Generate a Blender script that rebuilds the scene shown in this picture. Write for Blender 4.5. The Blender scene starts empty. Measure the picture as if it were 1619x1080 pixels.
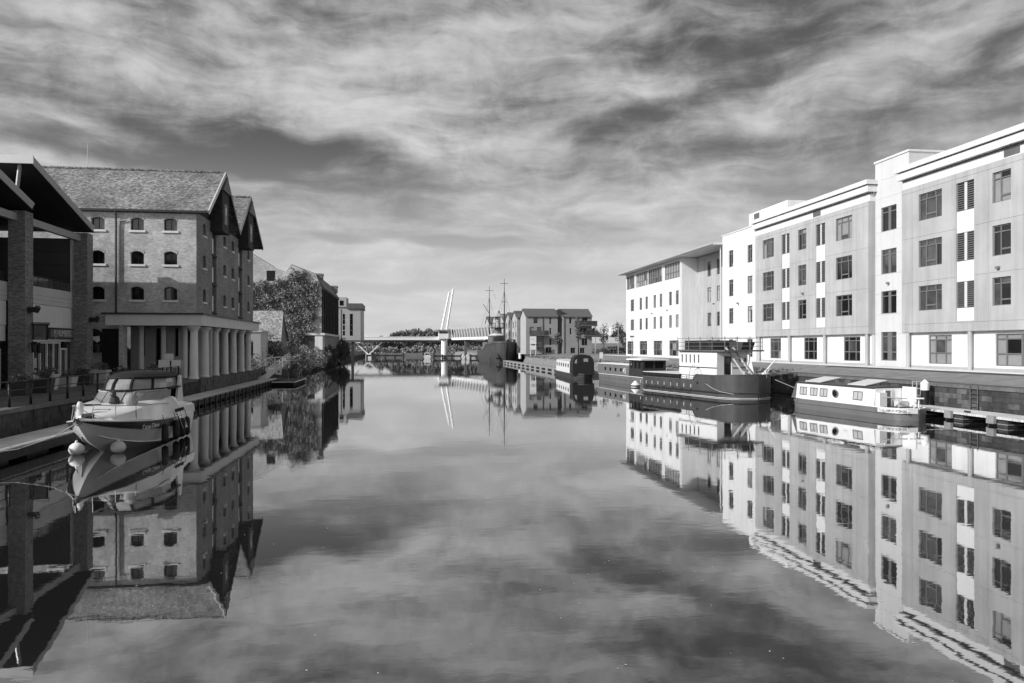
import bpy, math, random
import numpy as np
from mathutils import Vector, Matrix
random.seed(7); rng = np.random.default_rng(11)
S = bpy.context.scene
COL = S.collection
R = math.radians
# ------------------------------------------------------------------ camera
YAW = 8.06
cd = bpy.data.cameras.new('camera'); cam = bpy.data.objects.new('camera', cd); COL.objects.link(cam)
cam.location = (0, 0, 4.0); cam.rotation_euler = (R(90), 0, R(-YAW))
cd.sensor_width = 36; cd.lens = 1200 / 1619 * 36; cd.shift_y = 7 / 1619
cd.clip_start = 0.1; cd.clip_end = 6000
S.camera = cam
# ------------------------------------------------------------------ light
SUN_AZ = R(248.5); SUN_EL = R(29)
sd = Vector((math.sin(SUN_AZ) * math.cos(SUN_EL), math.cos(SUN_AZ) * math.cos(SUN_EL), math.sin(SUN_EL)))
sl = bpy.data.lights.new('sun', 'SUN'); so = bpy.data.objects.new('sun', sl); COL.objects.link(so)
sl.energy = 3.15; sl.angle = R(0.6); sl.color = (1, 1, 1)
so.location = sd * 300; so.rotation_euler = (-sd).to_track_quat('-Z', 'Y').to_euler()
S.view_settings.view_transform = 'Standard'; S.view_settings.look = 'None'
S.view_settings.exposure = 0.42; S.view_settings.gamma = 1.0; S.view_settings.use_curve_mapping = False
S.render.engine = 'CYCLES'
S.cycles.use_denoising = True
S.cycles.max_bounces = 6; S.cycles.glossy_bounces = 4; S.cycles.transparent_max_bounces = 6
S.cycles.caustics_reflective = False; S.cycles.caustics_refractive = False

# ------------------------------------------------------------------ node helpers
class NT:
    def __init__(s, nt): s.nt = nt; s.n = nt.nodes; s.l = nt.links
    def node(s, t, **k):
        n = s.n.new(t)
        for a, v in k.items(): setattr(n, a, v)
        return n
    def link(s, a, b): s.l.new(a, b)
    def setin(s, sock, v):
        if isinstance(v, bpy.types.NodeSocket): s.l.new(v, sock)
        elif v is not None: sock.default_value = v
    def math(s, op, a, b=None, c=None, clamp=False):
        n = s.node('ShaderNodeMath', operation=op, use_clamp=clamp)
        s.setin(n.inputs[0], a); s.setin(n.inputs[1], b)
        if c is not None: s.setin(n.inputs[2], c)
        return n.outputs[0]
    def vmath(s, op, a, b=None):
        n = s.node('ShaderNodeVectorMath', operation=op)
        s.setin(n.inputs[0], a)
        if b is not None: s.setin(n.inputs[1], b)
        return n.outputs[0]
    def noise(s, vec, scale, detail=3, rough=.5, dist=0):
        n = s.node('ShaderNodeTexNoise'); n.noise_dimensions = '3D'
        if vec is not None: s.l.new(vec, n.inputs['Vector'])
        n.inputs['Scale'].default_value = scale; n.inputs['Detail'].default_value = detail
        n.inputs['Roughness'].default_value = rough; n.inputs['Distortion'].default_value = dist
        return n.outputs['Fac']
    def mapping(s, vec, loc=(0, 0, 0), rot=(0, 0, 0), scale=(1, 1, 1), t='POINT'):
        n = s.node('ShaderNodeMapping', vector_type=t); s.l.new(vec, n.inputs['Vector'])
        n.inputs['Location'].default_value = loc; n.inputs['Rotation'].default_value = rot; n.inputs['Scale'].default_value = scale
        return n.outputs[0]
    def ramp(s, fac, stops):
        n = s.node('ShaderNodeValToRGB'); s.l.new(fac, n.inputs[0]); e = n.color_ramp.elements
        while len(e) < len(stops): e.new(0.5)
        for i, (p, v) in enumerate(stops):
            e[i].position = p; e[i].color = (v, v, v, 1)
        return n.outputs[0]
    def maprange(s, v, a, b, c, d, t='LINEAR'):
        n = s.node('ShaderNodeMapRange', interpolation_type=t); s.setin(n.inputs[0], v)
        for i, x in enumerate((a, b, c, d)): s.setin(n.inputs[i + 1], x)
        return n.outputs[0]

# ------------------------------------------------------------------ sky (a monochrome daylight sky with cirrus)
world = bpy.data.worlds.new('World'); S.world = world; world.use_nodes = True
W = NT(world.node_tree); W.n.clear()
tc = W.node('ShaderNodeTexCoord'); gen = tc.outputs['Generated']
sep = W.node('ShaderNodeSeparateXYZ'); W.link(gen, sep.inputs[0])
dx, dy, dz = sep.outputs
sky = W.node('ShaderNodeTexSky', sky_type='NISHITA'); sky.sun_disc = False
sky.sun_elevation = SUN_EL; sky.sun_rotation = SUN_AZ; sky.air_density = 1.0; sky.dust_density = 1.2
bw = W.node('ShaderNodeRGBToBW'); W.link(sky.outputs[0], bw.inputs[0])
az = W.math('MULTIPLY', W.math('ARCTAN2', dx, dy), 180 / math.pi)          # degrees, 0 = +Y
el = W.math('MULTIPLY', W.math('ARCSINE', dz), 180 / math.pi)
cmb = W.node('ShaderNodeCombineXYZ'); W.link(az, cmb.inputs[0]); W.link(el, cmb.inputs[1])
P0 = cmb.outputs[0]
# warp: gently bends the cloud banks
wn = W.node('ShaderNodeTexNoise'); W.link(P0, wn.inputs['Vector']); wn.inputs['Scale'].default_value = .16
wn.inputs['Detail'].default_value = 1.2; wn.inputs['Roughness'].default_value = .4
warp = W.vmath('MULTIPLY', W.vmath('SUBTRACT', wn.outputs['Color'], (.5, .5, .5)), (3.4, 2.0, 0))
P = W.vmath('ADD', P0, warp)
# cloud banks: (pixel x, y of the centre as seen in the photo -> azimuth, elevation), half lengths, tilt, weight
def pa(px, py):
    r = (px - 809.5) / 1200
    return math.degrees(math.atan(r)) + YAW, math.degrees(math.atan((547 - py) / 1200 / math.sqrt(1 + r * r)))
BANKS = [  # px, py, half-length px, half-height px, tilt deg (up to the right +), weight
 (120, 100, 190, 50, -14, .9), (330, 130, 250, 75, -8, .95), (600, 120, 330, 110, -4, .8), (560, 190, 260, 45, -14, .7), (760, 60, 300, 110, 8, .7),
 (190, 25, 130, 36, -20, .5), (90, 186, 120, 22, -8, 1.2), (205, 216, 90, 14, -12, 1.1), (60, 250, 150, 16, -3, .8), (330, 290, 230, 15, -4, .7),
 (540, 275, 100, 14, -2, 1.1), (640, 225, 50, 34, 60, .4), (430, 295, 100, 10, -6, .5),
 (260, 55, 150, 38, -32, -.75), (350, 238, 320, 60, -8, -1.3), (560, 250, 200, 26, -9, -.55), (30, 70, 60, 40, 0, -.3), (130, 330, 200, 30, 0, -.3),
 (930, 40, 190, 50, 10, .45), (1050, 140, 130, 36, 8, .75), (1010, 70, 170, 28, -4, -.55), (1080, 160, 160, 20, 12, -.45), (1180, 115, 150, 24, 10, -.5),
 (1400, 70, 280, 60, 14, .8), (1260, 150, 280, 26, 14, .55), (1500, 120, 170, 18, 16, -.5), (1330, 25, 120, 26, 8, -.45), (1560, 150, 130, 24, 22, .5),
 (1180, 200, 250, 22, 8, .5), (1020, 200, 150, 28, 8, -.45), (900, 240, 260, 26, 2, .45), (1330, 215, 300, 40, 6, -.22), (1060, 240, 190, 20, 4, -.45),
 (1000, 300, 350, 46, -4, .5), (770, 330, 320, 60, 0, .4), (740, 385, 80, 10, -3, -1.5), (530, 380, 60, 7, -2, -1.0), (620, 455, 130, 7, 2, -.9), (820, 440, 260, 14, 0, -.7), (880, 385, 120, 8, 0, -.3),
 (1230, 290, 200, 30, 10, -.15), (480, 335, 200, 18, -6, .3), (700, 20, 120, 20, 10, -.2)]
acc = None
for (px, py, a, b, t, w) in BANKS:
    A, E_ = pa(px, py)
    k = math.degrees(1 / 1200)
    mp = W.mapping(P, (A, E_, 0), (0, 0, R(t)), (a * k * 1.25, b * k * 1.5, 1), 'TEXTURE')
    g = W.node('ShaderNodeTexGradient', gradient_type='SPHERICAL'); W.link(mp, g.inputs[0])
    acc = W.math('MULTIPLY_ADD', g.outputs['Fac'], w * (.62 if w > 0 else 1.0), acc if acc is not None else 0.0)
# general cirrus over the whole sky, seen on a flat cloud layer so it narrows towards the horizon
zz = W.math('ADD', W.math('MAXIMUM', dz, 0.0), .13)
pc = W.node('ShaderNodeCombineXYZ'); W.link(W.math('DIVIDE', dx, zz), pc.inputs[0]); W.link(W.math('DIVIDE', dy, zz), pc.inputs[1])
pl = W.mapping(pc.outputs[0], rot=(0, 0, R(20)), scale=(.55, 1.5, 1))
n1 = W.noise(pl, 1.0, 8, .58, .8)
n2 = W.noise(W.mapping(P, rot=(0, 0, R(8)), scale=(.09, .30, 1)), 1.0, 8, .56, .6)
n3 = W.noise(W.mapping(P, rot=(0, 0, R(-35)), scale=(.16, .5, 1)), 1.0, 7, .6, .9)
dens = W.math('MULTIPLY_ADD', W.math('SUBTRACT', n1, .5), .8, acc)
dens = W.math('MULTIPLY_ADD', W.math('SUBTRACT', n2, .5), 1.9, dens)
dens = W.math('MULTIPLY_ADD', W.math('SUBTRACT', n3, .5), 1.3, dens)
# fibres show most where there is cloud
fib = W.noise(W.mapping(P, rot=(0, 0, R(20)), scale=(.11, .52, 1)), 1.0, 9, .60, .4)
fib2 = W.noise(W.mapping(P, rot=(0, 0, R(-20)), scale=(.12, .52, 1)), 1.0, 9, .60, .4)
side = W.maprange(az, 2, 14, 0, 1, 'SMOOTHSTEP')
fb = W.math('ADD', W.math('MULTIPLY', fib, W.math('SUBTRACT', 1.0, side)), W.math('MULTIPLY', fib2, side))
dens = W.math('MULTIPLY_ADD', W.math('SUBTRACT', fb, .5), W.maprange(el, 4, 16, .7, 1.7), dens)
n4 = W.noise(P, .55, 8, .62, .2)
dens = W.math('MULTIPLY_ADD', W.math('SUBTRACT', n4, .5), W.maprange(el, 4, 16, .3, .9), dens)
cl = W.maprange(dens, -.75, 1.55, 0, 1, 'SMOOTHSTEP')
hz = W.maprange(el, -1, 30, 1, 0, 'SMOOTHSTEP')
clear = W.math('MULTIPLY', bw.outputs[0], .033)
cloud = W.math('MULTIPLY_ADD', hz, .17, .44)
veil = W.maprange(el, 2.5, 15.5, .92, 0.0, 'SMOOTHSTEP')
cf = W.math('ADD', W.math('MULTIPLY', cl, W.math('SUBTRACT', 1.0, W.math('MULTIPLY', veil, .55))), W.math('MULTIPLY', veil, .68), clamp=True)
lum = W.math('ADD', W.math('MULTIPLY', clear, W.math('SUBTRACT', 1.0, W.math('MULTIPLY', cf, .9))), W.math('MULTIPLY', cloud, cf))
# the sky brightens smoothly towards the sun (thin cloud scattering forward)
dt = W.node('ShaderNodeVectorMath', operation='DOT_PRODUCT'); W.link(gen, dt.inputs[0]); dt.inputs[1].default_value = tuple(sd)
glow = W.math('POWER', W.math('MAXIMUM', dt.outputs['Value'], 0.0), 1.6)
lum = W.math('MULTIPLY', lum, W.math('MULTIPLY_ADD', glow, 1.5, 1.0))
world.cycles.sampling_method = 'MANUAL'; world.cycles.sample_map_resolution = 256
bg = W.node('ShaderNodeBackground'); W.link(lum, bg.inputs[0]); bg.inputs[1].default_value = 1.0
wo = W.node('ShaderNodeOutputWorld'); W.link(bg.outputs[0], wo.inputs[0])

# ------------------------------------------------------------------ materials (all neutral greys: the photograph is monochrome)
M = {}
def mat(name, base=.5, rough=.7, var=.15, vs=1.5, bump=0, bs=20, metal=0, spec=.4, streak=0, custom=None, coat=0, detail=5):
    m = bpy.data.materials.new(name); m.use_nodes = True; T = NT(m.node_tree)
    b = T.n['Principled BSDF']; b.inputs['Roughness'].default_value = rough; b.inputs['Metallic'].default_value = metal
    b.inputs['Specular IOR Level'].default_value = spec
    if coat: b.inputs['Coat Weight'].default_value = coat; b.inputs['Coat Roughness'].default_value = .05
    geo = T.node('ShaderNodeNewGeometry'); pos = geo.outputs['Position']
    col = None
    if custom: col = custom(T, b, geo)
    if col is None:
        n = T.noise(pos, vs, detail, .6)
        col = T.maprange(n, .25, .75, base * (1 - var), base * (1 + var))
    if streak:
        s_ = T.noise(T.mapping(pos, scale=(1.6, 1.6, .09)), 1.0, 4, .6)
        col = T.math('MULTIPLY', col, T.maprange(s_, .42, .72, 1.0, 1 - streak))
    T.setin(b.inputs['Base Color'], col)
    if bump:
        bn = T.node('ShaderNodeBump'); bn.inputs['Strength'].default_value = bump; bn.inputs['Distance'].default_value = .02
        T.link(T.noise(pos, bs, 4, .6), bn.inputs['Height']); T.link(bn.outputs[0], b.inputs['Normal'])
    M[name] = m; return m
def wall_uv(T, geo):
    sx = T.node('ShaderNodeSeparateXYZ'); T.link(geo.outputs['Position'], sx.inputs[0])
    sn = T.node('ShaderNodeSeparateXYZ'); T.link(geo.outputs['True Normal'], sn.inputs[0])
    isx = T.math('GREATER_THAN', T.math('ABSOLUTE', sn.outputs[0]), .7)
    u = T.math('ADD', T.math('MULTIPLY', sx.outputs[1], isx), T.math('MULTIPLY', sx.outputs[0], T.math('SUBTRACT', 1.0, isx)))
    c = T.node('ShaderNodeCombineXYZ'); T.link(u, c.inputs[0]); T.link(sx.outputs[2], c.inputs[1]); return c.outputs[0], sx
def brick(name, c1, c2, mortar, w=.225, h=.075, patch=.3, rough=.85, bstr=.6):
    def cu(T, b, geo):
        uv, sx = wall_uv(T, geo)
        t = T.node('ShaderNodeTexBrick'); T.link(uv, t.inputs['Vector'])
        t.inputs['Scale'].default_value = 1; t.inputs['Brick Width'].default_value = w; t.inputs['Row Height'].default_value = h
        t.inputs['Mortar Size'].default_value = .009; t.inputs['Mortar Smooth'].default_value = .3; t.inputs['Bias'].default_value = 0
        for i, v in (('Color1', c1), ('Color2', c2), ('Mortar', mortar)): t.inputs[i].default_value = (v, v, v, 1)
        g = T.node('ShaderNodeRGBToBW'); T.link(t.outputs[0], g.inputs[0])
        n = T.noise(geo.outputs['Position'], .55, 6, .65); n2 = T.noise(geo.outputs['Position'], 4, 4, .7)
        v = T.math('MULTIPLY', g.outputs[0], T.maprange(n, .3, .7, 1 - patch, 1 + patch))
        v = T.math('MULTIPLY', v, T.maprange(n2, .3, .7, .88, 1.12))
        bn = T.node('ShaderNodeBump'); bn.inputs['Strength'].default_value = bstr; bn.inputs['Distance'].default_value = .01
        T.link(g.outputs[0], bn.inputs['Height']); T.link(bn.outputs[0], b.inputs['Normal'])
        return v
    return mat(name, rough=rough, custom=cu)
def tiles(name, base, w=.22, h=.13, patch=.35, k=1.35):
    def cu(T, b, geo):
        uv, sx = wall_uv(T, geo)
        u2 = T.mapping(uv, scale=(1, k, 1))
        t = T.node('ShaderNodeTexBrick'); T.link(u2, t.inputs['Vector']); t.inputs['Scale'].default_value = 1
        t.inputs['Brick Width'].default_value = w; t.inputs['Row Height'].default_value = h; t.inputs['Mortar Size'].default_value = .012
        for i, v in (('Color1', base * .6), ('Color2', base * 1.5), ('Mortar', base * .3)): t.inputs[i].default_value = (v, v, v, 1)
        g = T.node('ShaderNodeRGBToBW'); T.link(t.outputs[0], g.inputs[0])
        n = T.noise(geo.outputs['Position'], .35, 5, .7); n2 = T.noise(geo.outputs['Position'], 5, 5, .75)
        v = T.math('MULTIPLY', g.outputs[0], T.maprange(n, .35, .7, 1 - patch, 1 + patch))
        v = T.math('MULTIPLY', v, T.maprange(n2, .35, .65, .55, 1.6))
        bn = T.node('ShaderNodeBump'); bn.inputs['Strength'].default_value = .7; bn.inputs['Distance'].default_value = .02
        T.link(g.outputs[0], bn.inputs['Height']); T.link(bn.outputs[0], b.inputs['Normal'])
        return v
    return mat(name, rough=.9, custom=cu)
mat('white_render', .73, .75, .06, .5, .15, 40, streak=.12)
mat('white_panel', .60, .6, .05, .6, streak=.1)
mat('grey_render', .42, .8, .13, .45, .15, 40, streak=.2)
mat('white_infill', .72, .7, .03)
mat('pale_metal', .6, .45, .08, 2)
mat('cornice_white', .68, .6, .06, 1, streak=.08)
mat('frame_grey', .15, .5, .1, 3)
mat('frame_white', .88, .4, .05, 3)
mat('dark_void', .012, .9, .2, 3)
mat('black_paint', .012, .45, .2, 3)
mat('dark_metal', .03, .5, .2, 3)
mat('steel', .22, .4, .15, 3, metal=.3)
mat('pale_steel', .42, .45, .15, 3)
mat('gelcoat', .80, .18, .03, 1, spec=.5, coat=.4)
mat('gelcoat_grey', .80, .3, .05, 2)
mat('canvas_black', .012, .75, .3, 6, .3, 60)
mat('vinyl', .30, .12, .25, 2.2, spec=.6)
mat('screen_glass', .26, .08, .2, 1.5, spec=.7)
mat('rope', .5, .9, .2, 40)
mat('rubber', .012, .6, .2, 8)
mat('buoy_white', .75, .45, .05, 4)
mat('barge_hull', .075, .5, .18, 1.2, streak=.3)
mat('ship_hull', .07, .55, .15, .4, streak=.35)
mat('ship_grey', .16, .6, .3, .8, streak=.3)
mat('boat_grey', .17, .4, .12, .8, streak=.15)
mat('boat_white', .78, .3, .04, 2)
mat('boat_dark', .035, .5, .2, 2)
mat('timber', .27, .8, .25, 3, .3, 30)
mat('timber_dark', .045, .85, .4, 3, .4, 30)
mat('stone', .30, .85, .25, 2, .4, 18, streak=.2)
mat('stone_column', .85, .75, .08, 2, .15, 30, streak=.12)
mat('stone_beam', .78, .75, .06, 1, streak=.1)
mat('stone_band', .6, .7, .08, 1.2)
mat('panel_grey', .8, .5, .06, 1)
mat('roof_white', .62, .45, .05, 1)
mat('fascia_grey', .40, .5, .08, 1)
mat('soffit_black', .012, .8, .2, 1)
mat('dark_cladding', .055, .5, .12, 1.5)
mat('wall_stone', .055, .95, .6, 1.6, .8, 9, streak=.35)
mat('wall_stone_pale', .11, .9, .5, 2.6, .8, 9, streak=.4)
mat('coping', .13, .9, .3, 2, .4, 18)
mat('slate', .12, .6, .15, 2, streak=.1)
mat('apt_brick', .30, .85, .1, .5)
mat('apt_pale', .42, .8, .08, .6)
mat('asphalt', .05, .92, .15, .9, .3, 60)
mat('promenade', .07, .9, .18, .6, .3, 40)
mat('paving', .22, .85, .18, 1.4, .3, 30)
mat('soil', .05, .95, .3, 1)
mat('grass', .20, .95, .35, 1.2, .6, 25)
mat('bark', .05, .95, .3, 5)
mat('leaf', .28, .7, .35, 3)
mat('leaf_dark', .11, .75, .4, 3)
mat('leaf_ivy', .22, .55, .5, 1.1)
mat('leaf_far', .15, .9, .3, .3)
mat('flower', .6, .8, .3, 6)
mat('sign_white', .8, .5, .02)
mat('sign_grey', .16, .5, .1)
mat('lettering', .7, .5, .02)
mat('lettering_dark', .12, .5, .05)
mat('blind', .26, .35, .1, 2.0, spec=.6, coat=.5)
mat('blind_pale', .46, .4, .08, 1.5, spec=.6, coat=.5)
mat('glass_dark', .012, .06, .3, .9, spec=.6)
mat('glass_mid', .06, .06, .6, 1.1, spec=.7)
mat('white_bridge', .88, .45, .03, 1)
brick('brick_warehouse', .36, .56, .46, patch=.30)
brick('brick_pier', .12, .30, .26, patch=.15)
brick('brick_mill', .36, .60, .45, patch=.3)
brick('brick_dark_shade', .18, .34, .26, patch=.25)  # darker brick; on canal-facing walls it paints in their shade
tiles('tile_warehouse', .21)
tiles('tile_shed', .30, .26, .2)
def plankmat(T, b, geo):
    sx = T.node('ShaderNodeSeparateXYZ'); T.link(geo.outputs['Position'], sx.inputs[0])
    v = T.math('FRACT', T.math('MULTIPLY', sx.outputs[1], 1 / .145))
    g = T.math('GREATER_THAN', v, .08)
    n = T.noise(T.mapping(geo.outputs['Position'], scale=(1, 7, 1)), 1.0, 4, .6)
    n2 = T.noise(geo.outputs['Position'], .6, 4, .6)
    c = T.math('MULTIPLY', T.maprange(n, .3, .7, .5, .8), T.maprange(n2, .3, .7, .75, 1.2))
    return T.math('MULTIPLY', c, T.maprange(g, 0, 1, .25, 1))
mat('decking', rough=.75, custom=plankmat)
def paveruv(T, b, geo):
    t = T.node('ShaderNodeTexBrick'); T.link(geo.outputs['Position'], t.inputs['Vector']); t.inputs['Scale'].default_value = 1
    t.inputs['Brick Width'].default_value = .9; t.inputs['Row Height'].default_value = .6; t.inputs['Mortar Size'].default_value = .012
    for i, v in (('Color1', .10), ('Color2', .16), ('Mortar', .04)): t.inputs[i].default_value = (v, v, v, 1)
    g = T.node('ShaderNodeRGBToBW'); T.link(t.outputs[0], g.inputs[0])
    return T.math('MULTIPLY', g.outputs[0], T.maprange(T.noise(geo.outputs['Position'], .8, 5, .6), .3, .7, .75, 1.2))
mat('flagstones', rough=.8, custom=paveruv)
def watermat():
    m = bpy.data.materials.new('water'); m.use_nodes = True; T = NT(m.node_tree)
    T.n.remove(T.n['Principled BSDF']); out = T.n['Material Output']
    geo = T.node('ShaderNodeNewGeometry'); p = geo.outputs['Position']
    a = T.noise(T.mapping(p, scale=(1, 1.3, 1)), .55, 2, .5, .3)
    c = T.noise(T.mapping(p, loc=(7, 3, 0), scale=(1, 1.8, 1)), 2.4, 3, .5, .2)
    big = T.noise(p, .035, 3, .6)     # calm and breezy patches
    amt = T.maprange(big, .38, .66, .25, 1.0)
    h = T.math('ADD', T.math('MULTIPLY', a, .007), T.math('MULTIPLY', T.math('MULTIPLY', c, .0034), amt))
    bn = T.node('ShaderNodeBump'); bn.inputs['Strength'].default_value = 1.0; bn.inputs['Distance'].default_value = .34
    T.link(h, bn.inputs['Height'])
    df = T.node('ShaderNodeBsdfDiffuse'); df.inputs['Color'].default_value = (.02, .02, .02, 1)
    gl = T.node('ShaderNodeBsdfGlossy'); gl.inputs['Roughness'].default_value = .012; gl.inputs['Color'].default_value = (.97, .97, .97, 1)
    T.link(bn.outputs[0], gl.inputs['Normal'])
    lw = T.node('ShaderNodeLayerWeight'); lw.inputs['Blend'].default_value = .5; T.link(bn.outputs[0], lw.inputs['Normal'])
    f = T.math('MULTIPLY_ADD', T.math('POWER', lw.outputs['Facing'], 2.0), .93, .03, clamp=True)
    mx = T.node('ShaderNodeMixShader'); T.link(f, mx.inputs[0]); T.link(df.outputs[0], mx.inputs[1]); T.link(gl.outputs[0], mx.inputs[2])
    T.link(mx.outputs[0], out.inputs[0])
    M['water'] = m
watermat()

# ------------------------------------------------------------------ mesh helpers
class MB:
    def __init__(s): s.v = []; s.f = []
    def add(s, vs, fs):
        o = len(s.v); s.v += [tuple(v) for v in vs]; s.f += [tuple(i + o for i in f) for f in fs]; return s
    def box(s, x0, x1, y0, y1, z0, z1):
        if x0 > x1: x0, x1 = x1, x0
        if y0 > y1: y0, y1 = y1, y0
        return s.add([(x0,y0,z0),(x1,y0,z0),(x1,y1,z0),(x0,y1,z0),(x0,y0,z1),(x1,y0,z1),(x1,y1,z1),(x0,y1,z1)],
                     [(0,3,2,1),(4,5,6,7),(0,1,5,4),(1,2,6,5),(2,3,7,6),(3,0,4,7)])
    def tube(s, p0, p1, r0, r1=None, n=8, cap=True):
        p0 = Vector(p0); p1 = Vector(p1); r1 = r0 if r1 is None else r1
        d = (p1 - p0).normalized(); a = d.orthogonal().normalized(); b = d.cross(a)
        vs = []
        for k in range(n):
            t = 2 * math.pi * k / n; e = a * math.cos(t) + b * math.sin(t); vs += [p0 + e * r0, p1 + e * r1]
        fs = [(2*k, 2*((k+1) % n), 2*((k+1) % n)+1, 2*k+1) for k in range(n)]
        if cap: fs += [tuple(2*k for k in range(n))[::-1], tuple(2*k+1 for k in range(n))]
        return s.add(vs, fs)
    def path(s, pts, r, n=6):
        for a, b in zip(pts[:-1], pts[1:]): s.tube(a, b, r, r, n)
        return s
    def bar(s, p0, p1, w, h):          # rectangular bar, w across, h in the upright sense
        p0 = Vector(p0); p1 = Vector(p1); d = (p1 - p0).normalized()
        up = Vector((0, 0, 1)) if abs(d.z) < .95 else Vector((0, 1, 0))
        a = d.cross(up).normalized() * w / 2; b = a.cross(d).normalized() * h / 2
        vs = [p0-a-b, p0+a-b, p0+a+b, p0-a+b, p1-a-b, p1+a-b, p1+a+b, p1-a+b]
        return s.add(vs, [(0,3,2,1),(4,5,6,7),(0,1,5,4),(1,2,6,5),(2,3,7,6),(3,0,4,7)])
    def prism(s, poly, d):             # polygon extruded by vector d
        n = len(poly); d = Vector(d); vs = [Vector(p) for p in poly] + [Vector(p) + d for p in poly]
        return s.add(vs, [tuple(range(n))[::-1], tuple(range(n, 2*n))] + [(k, (k+1) % n, (k+1) % n + n, k + n) for k in range(n)])
    def loft(s, rings, closed=False, cap=True):
        o = len(s.v); n = len(rings[0])
        for r in rings: s.v += [tuple(p) for p in r]
        for i in range(len(rings) - 1):
            for k in range(n if closed else n - 1):
                a = o + i*n + k; b = o + i*n + (k+1) % n; s.f.append((a, b, b + n, a + n))
        if cap:
            s.f.append(tuple(o + k for k in range(n))[::-1]); s.f.append(tuple(o + (len(rings)-1)*n + k for k in range(n)))
        return s
    def ball(s, c, r, nu=12, nv=8, sz=1.0):
        rings = []
        for j in range(nv + 1):
            t = math.pi * j / nv; rr = max(r * math.sin(t), 1e-4)
            rings.append([(c[0] + rr*math.cos(2*math.pi*k/nu), c[1] + rr*math.sin(2*math.pi*k/nu), c[2] - r*sz*math.cos(t)) for k in range(nu)])
        return s.loft(rings, True, False)
    def lathe(s, prof, c=(0, 0, 0), n=16):
        return s.loft([[(c[0] + r*math.cos(2*math.pi*k/n), c[1] + r*math.sin(2*math.pi*k/n), c[2] + z) for k in range(n)] for r, z in prof], True, True)
    def slab(s, x0, x1, z0, z1, y0, y1, holes=(), back=False):     # upright sheet with rectangular holes, front at y0
        H = [(max(a, x0), min(b, x1), max(c, z0), min(d, z1)) for a, b, c, d in holes if a < x1 and b > x0 and c < z1 and d > z0]
        xs = sorted({x0, x1, *[h[0] for h in H], *[h[1] for h in H]}); zs = sorted({z0, z1, *[h[2] for h in H], *[h[3] for h in H]})
        solid = lambda i, j: 0 <= i < len(xs)-1 and 0 <= j < len(zs)-1 and not any(h[0] < (xs[i]+xs[i+1])/2 < h[1] and h[2] < (zs[j]+zs[j+1])/2 < h[3] for h in H)
        for i in range(len(xs)-1):
            for j in range(len(zs)-1):
                if not solid(i, j): continue
                a, b, c, d = xs[i], xs[i+1], zs[j], zs[j+1]
                s.add([(a,y0,c),(b,y0,c),(b,y0,d),(a,y0,d)], [(0,1,2,3)])
                if back: s.add([(a,y1,c),(b,y1,c),(b,y1,d),(a,y1,d)], [(3,2,1,0)])
                if not solid(i-1, j): s.add([(a,y0,c),(a,y0,d),(a,y1,d),(a,y1,c)], [(0,1,2,3)])
                if not solid(i+1, j): s.add([(b,y0,c),(b,y1,c),(b,y1,d),(b,y0,d)], [(0,1,2,3)])
                if not solid(i, j-1): s.add([(a,y0,c),(a,y1,c),(b,y1,c),(b,y0,c)], [(0,1,2,3)])
                if not solid(i, j+1): s.add([(a,y0,d),(b,y0,d),(b,y1,d),(a,y1,d)], [(0,1,2,3)])
        return s
    def mesh(s, name, m, smooth=False):
        me = bpy.data.meshes.new(name); me.from_pydata(s.v, [], s.f)
        me.materials.append(M[m] if isinstance(m, str) else m)
        if smooth: me.polygons.foreach_set('use_smooth', [True] * len(me.polygons))
        me.update(); return me
def link(name, me, parent=None, loc=(0, 0, 0), rot=0, label=None):
    o = bpy.data.objects.new(name, me); COL.objects.link(o)
    if parent is not None: o.parent = parent
    o.location = loc
    if rot: o.rotation_euler = (0, 0, rot) if not isinstance(rot, tuple) else rot
    if label: o['label'] = label
    return o
def part(name, mb, m, parent=None, loc=(0, 0, 0), rot=0, label=None, smooth=False):
    o = link(name, mb.mesh(name, m, smooth), parent, loc, rot, label)
    return o
def auto_smooth(o, ang=35):
    me = o.data; me.polygons.foreach_set('use_smooth', [True] * len(me.polygons))
    try: me.set_sharp_from_angle(angle=R(ang))
    except Exception: pass
    return o
def thing(name, loc, label, cat, rot=0, group=None):
    o = link(name, None, None, loc, rot, label); o['category'] = cat; o.empty_display_size = .3
    if group: o['group'] = group
    return o
def tag(o, label=None, cat=None, group=None, kind=None):
    if label: o['label'] = label
    if cat: o['category'] = cat
    if group: o['group'] = group
    if kind: o['kind'] = kind
    return o
def struct(name, mb, m): return tag(part(name, mb, m), kind='structure')
def copy_tree(o, parent=None, loc=None, label=None, rot=None):
    c = o.copy(); COL.objects.link(c); c.parent = parent
    if loc is not None: c.location = loc
    if rot is not None: c.rotation_euler = (0, 0, rot)
    if label: c['label'] = label
    for ch in [x for x in COL.objects if x.parent == o]: copy_tree(ch, c)
    return c
def text(name, body, size, loc, rot, m, parent, depth=.008, shear=0, sx=1.0):
    cu = bpy.data.curves.new(name, 'FONT'); cu.body = body; cu.size = size; cu.extrude = depth; cu.shear = shear
    cu.align_x = 'CENTER'; cu.align_y = 'CENTER'; cu.materials.append(M[m])
    tmp = bpy.data.objects.new(name, cu); COL.objects.link(tmp)
    dg = bpy.context.evaluated_depsgraph_get(); dg.update()
    me = bpy.data.meshes.new_from_object(tmp.evaluated_get(dg)); me.name = name
    bpy.data.objects.remove(tmp); 
    o = link(name, me, parent, loc, rot); o.scale = (sx, 1, 1); o['kind'] = 'stuff'
    return o
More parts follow.
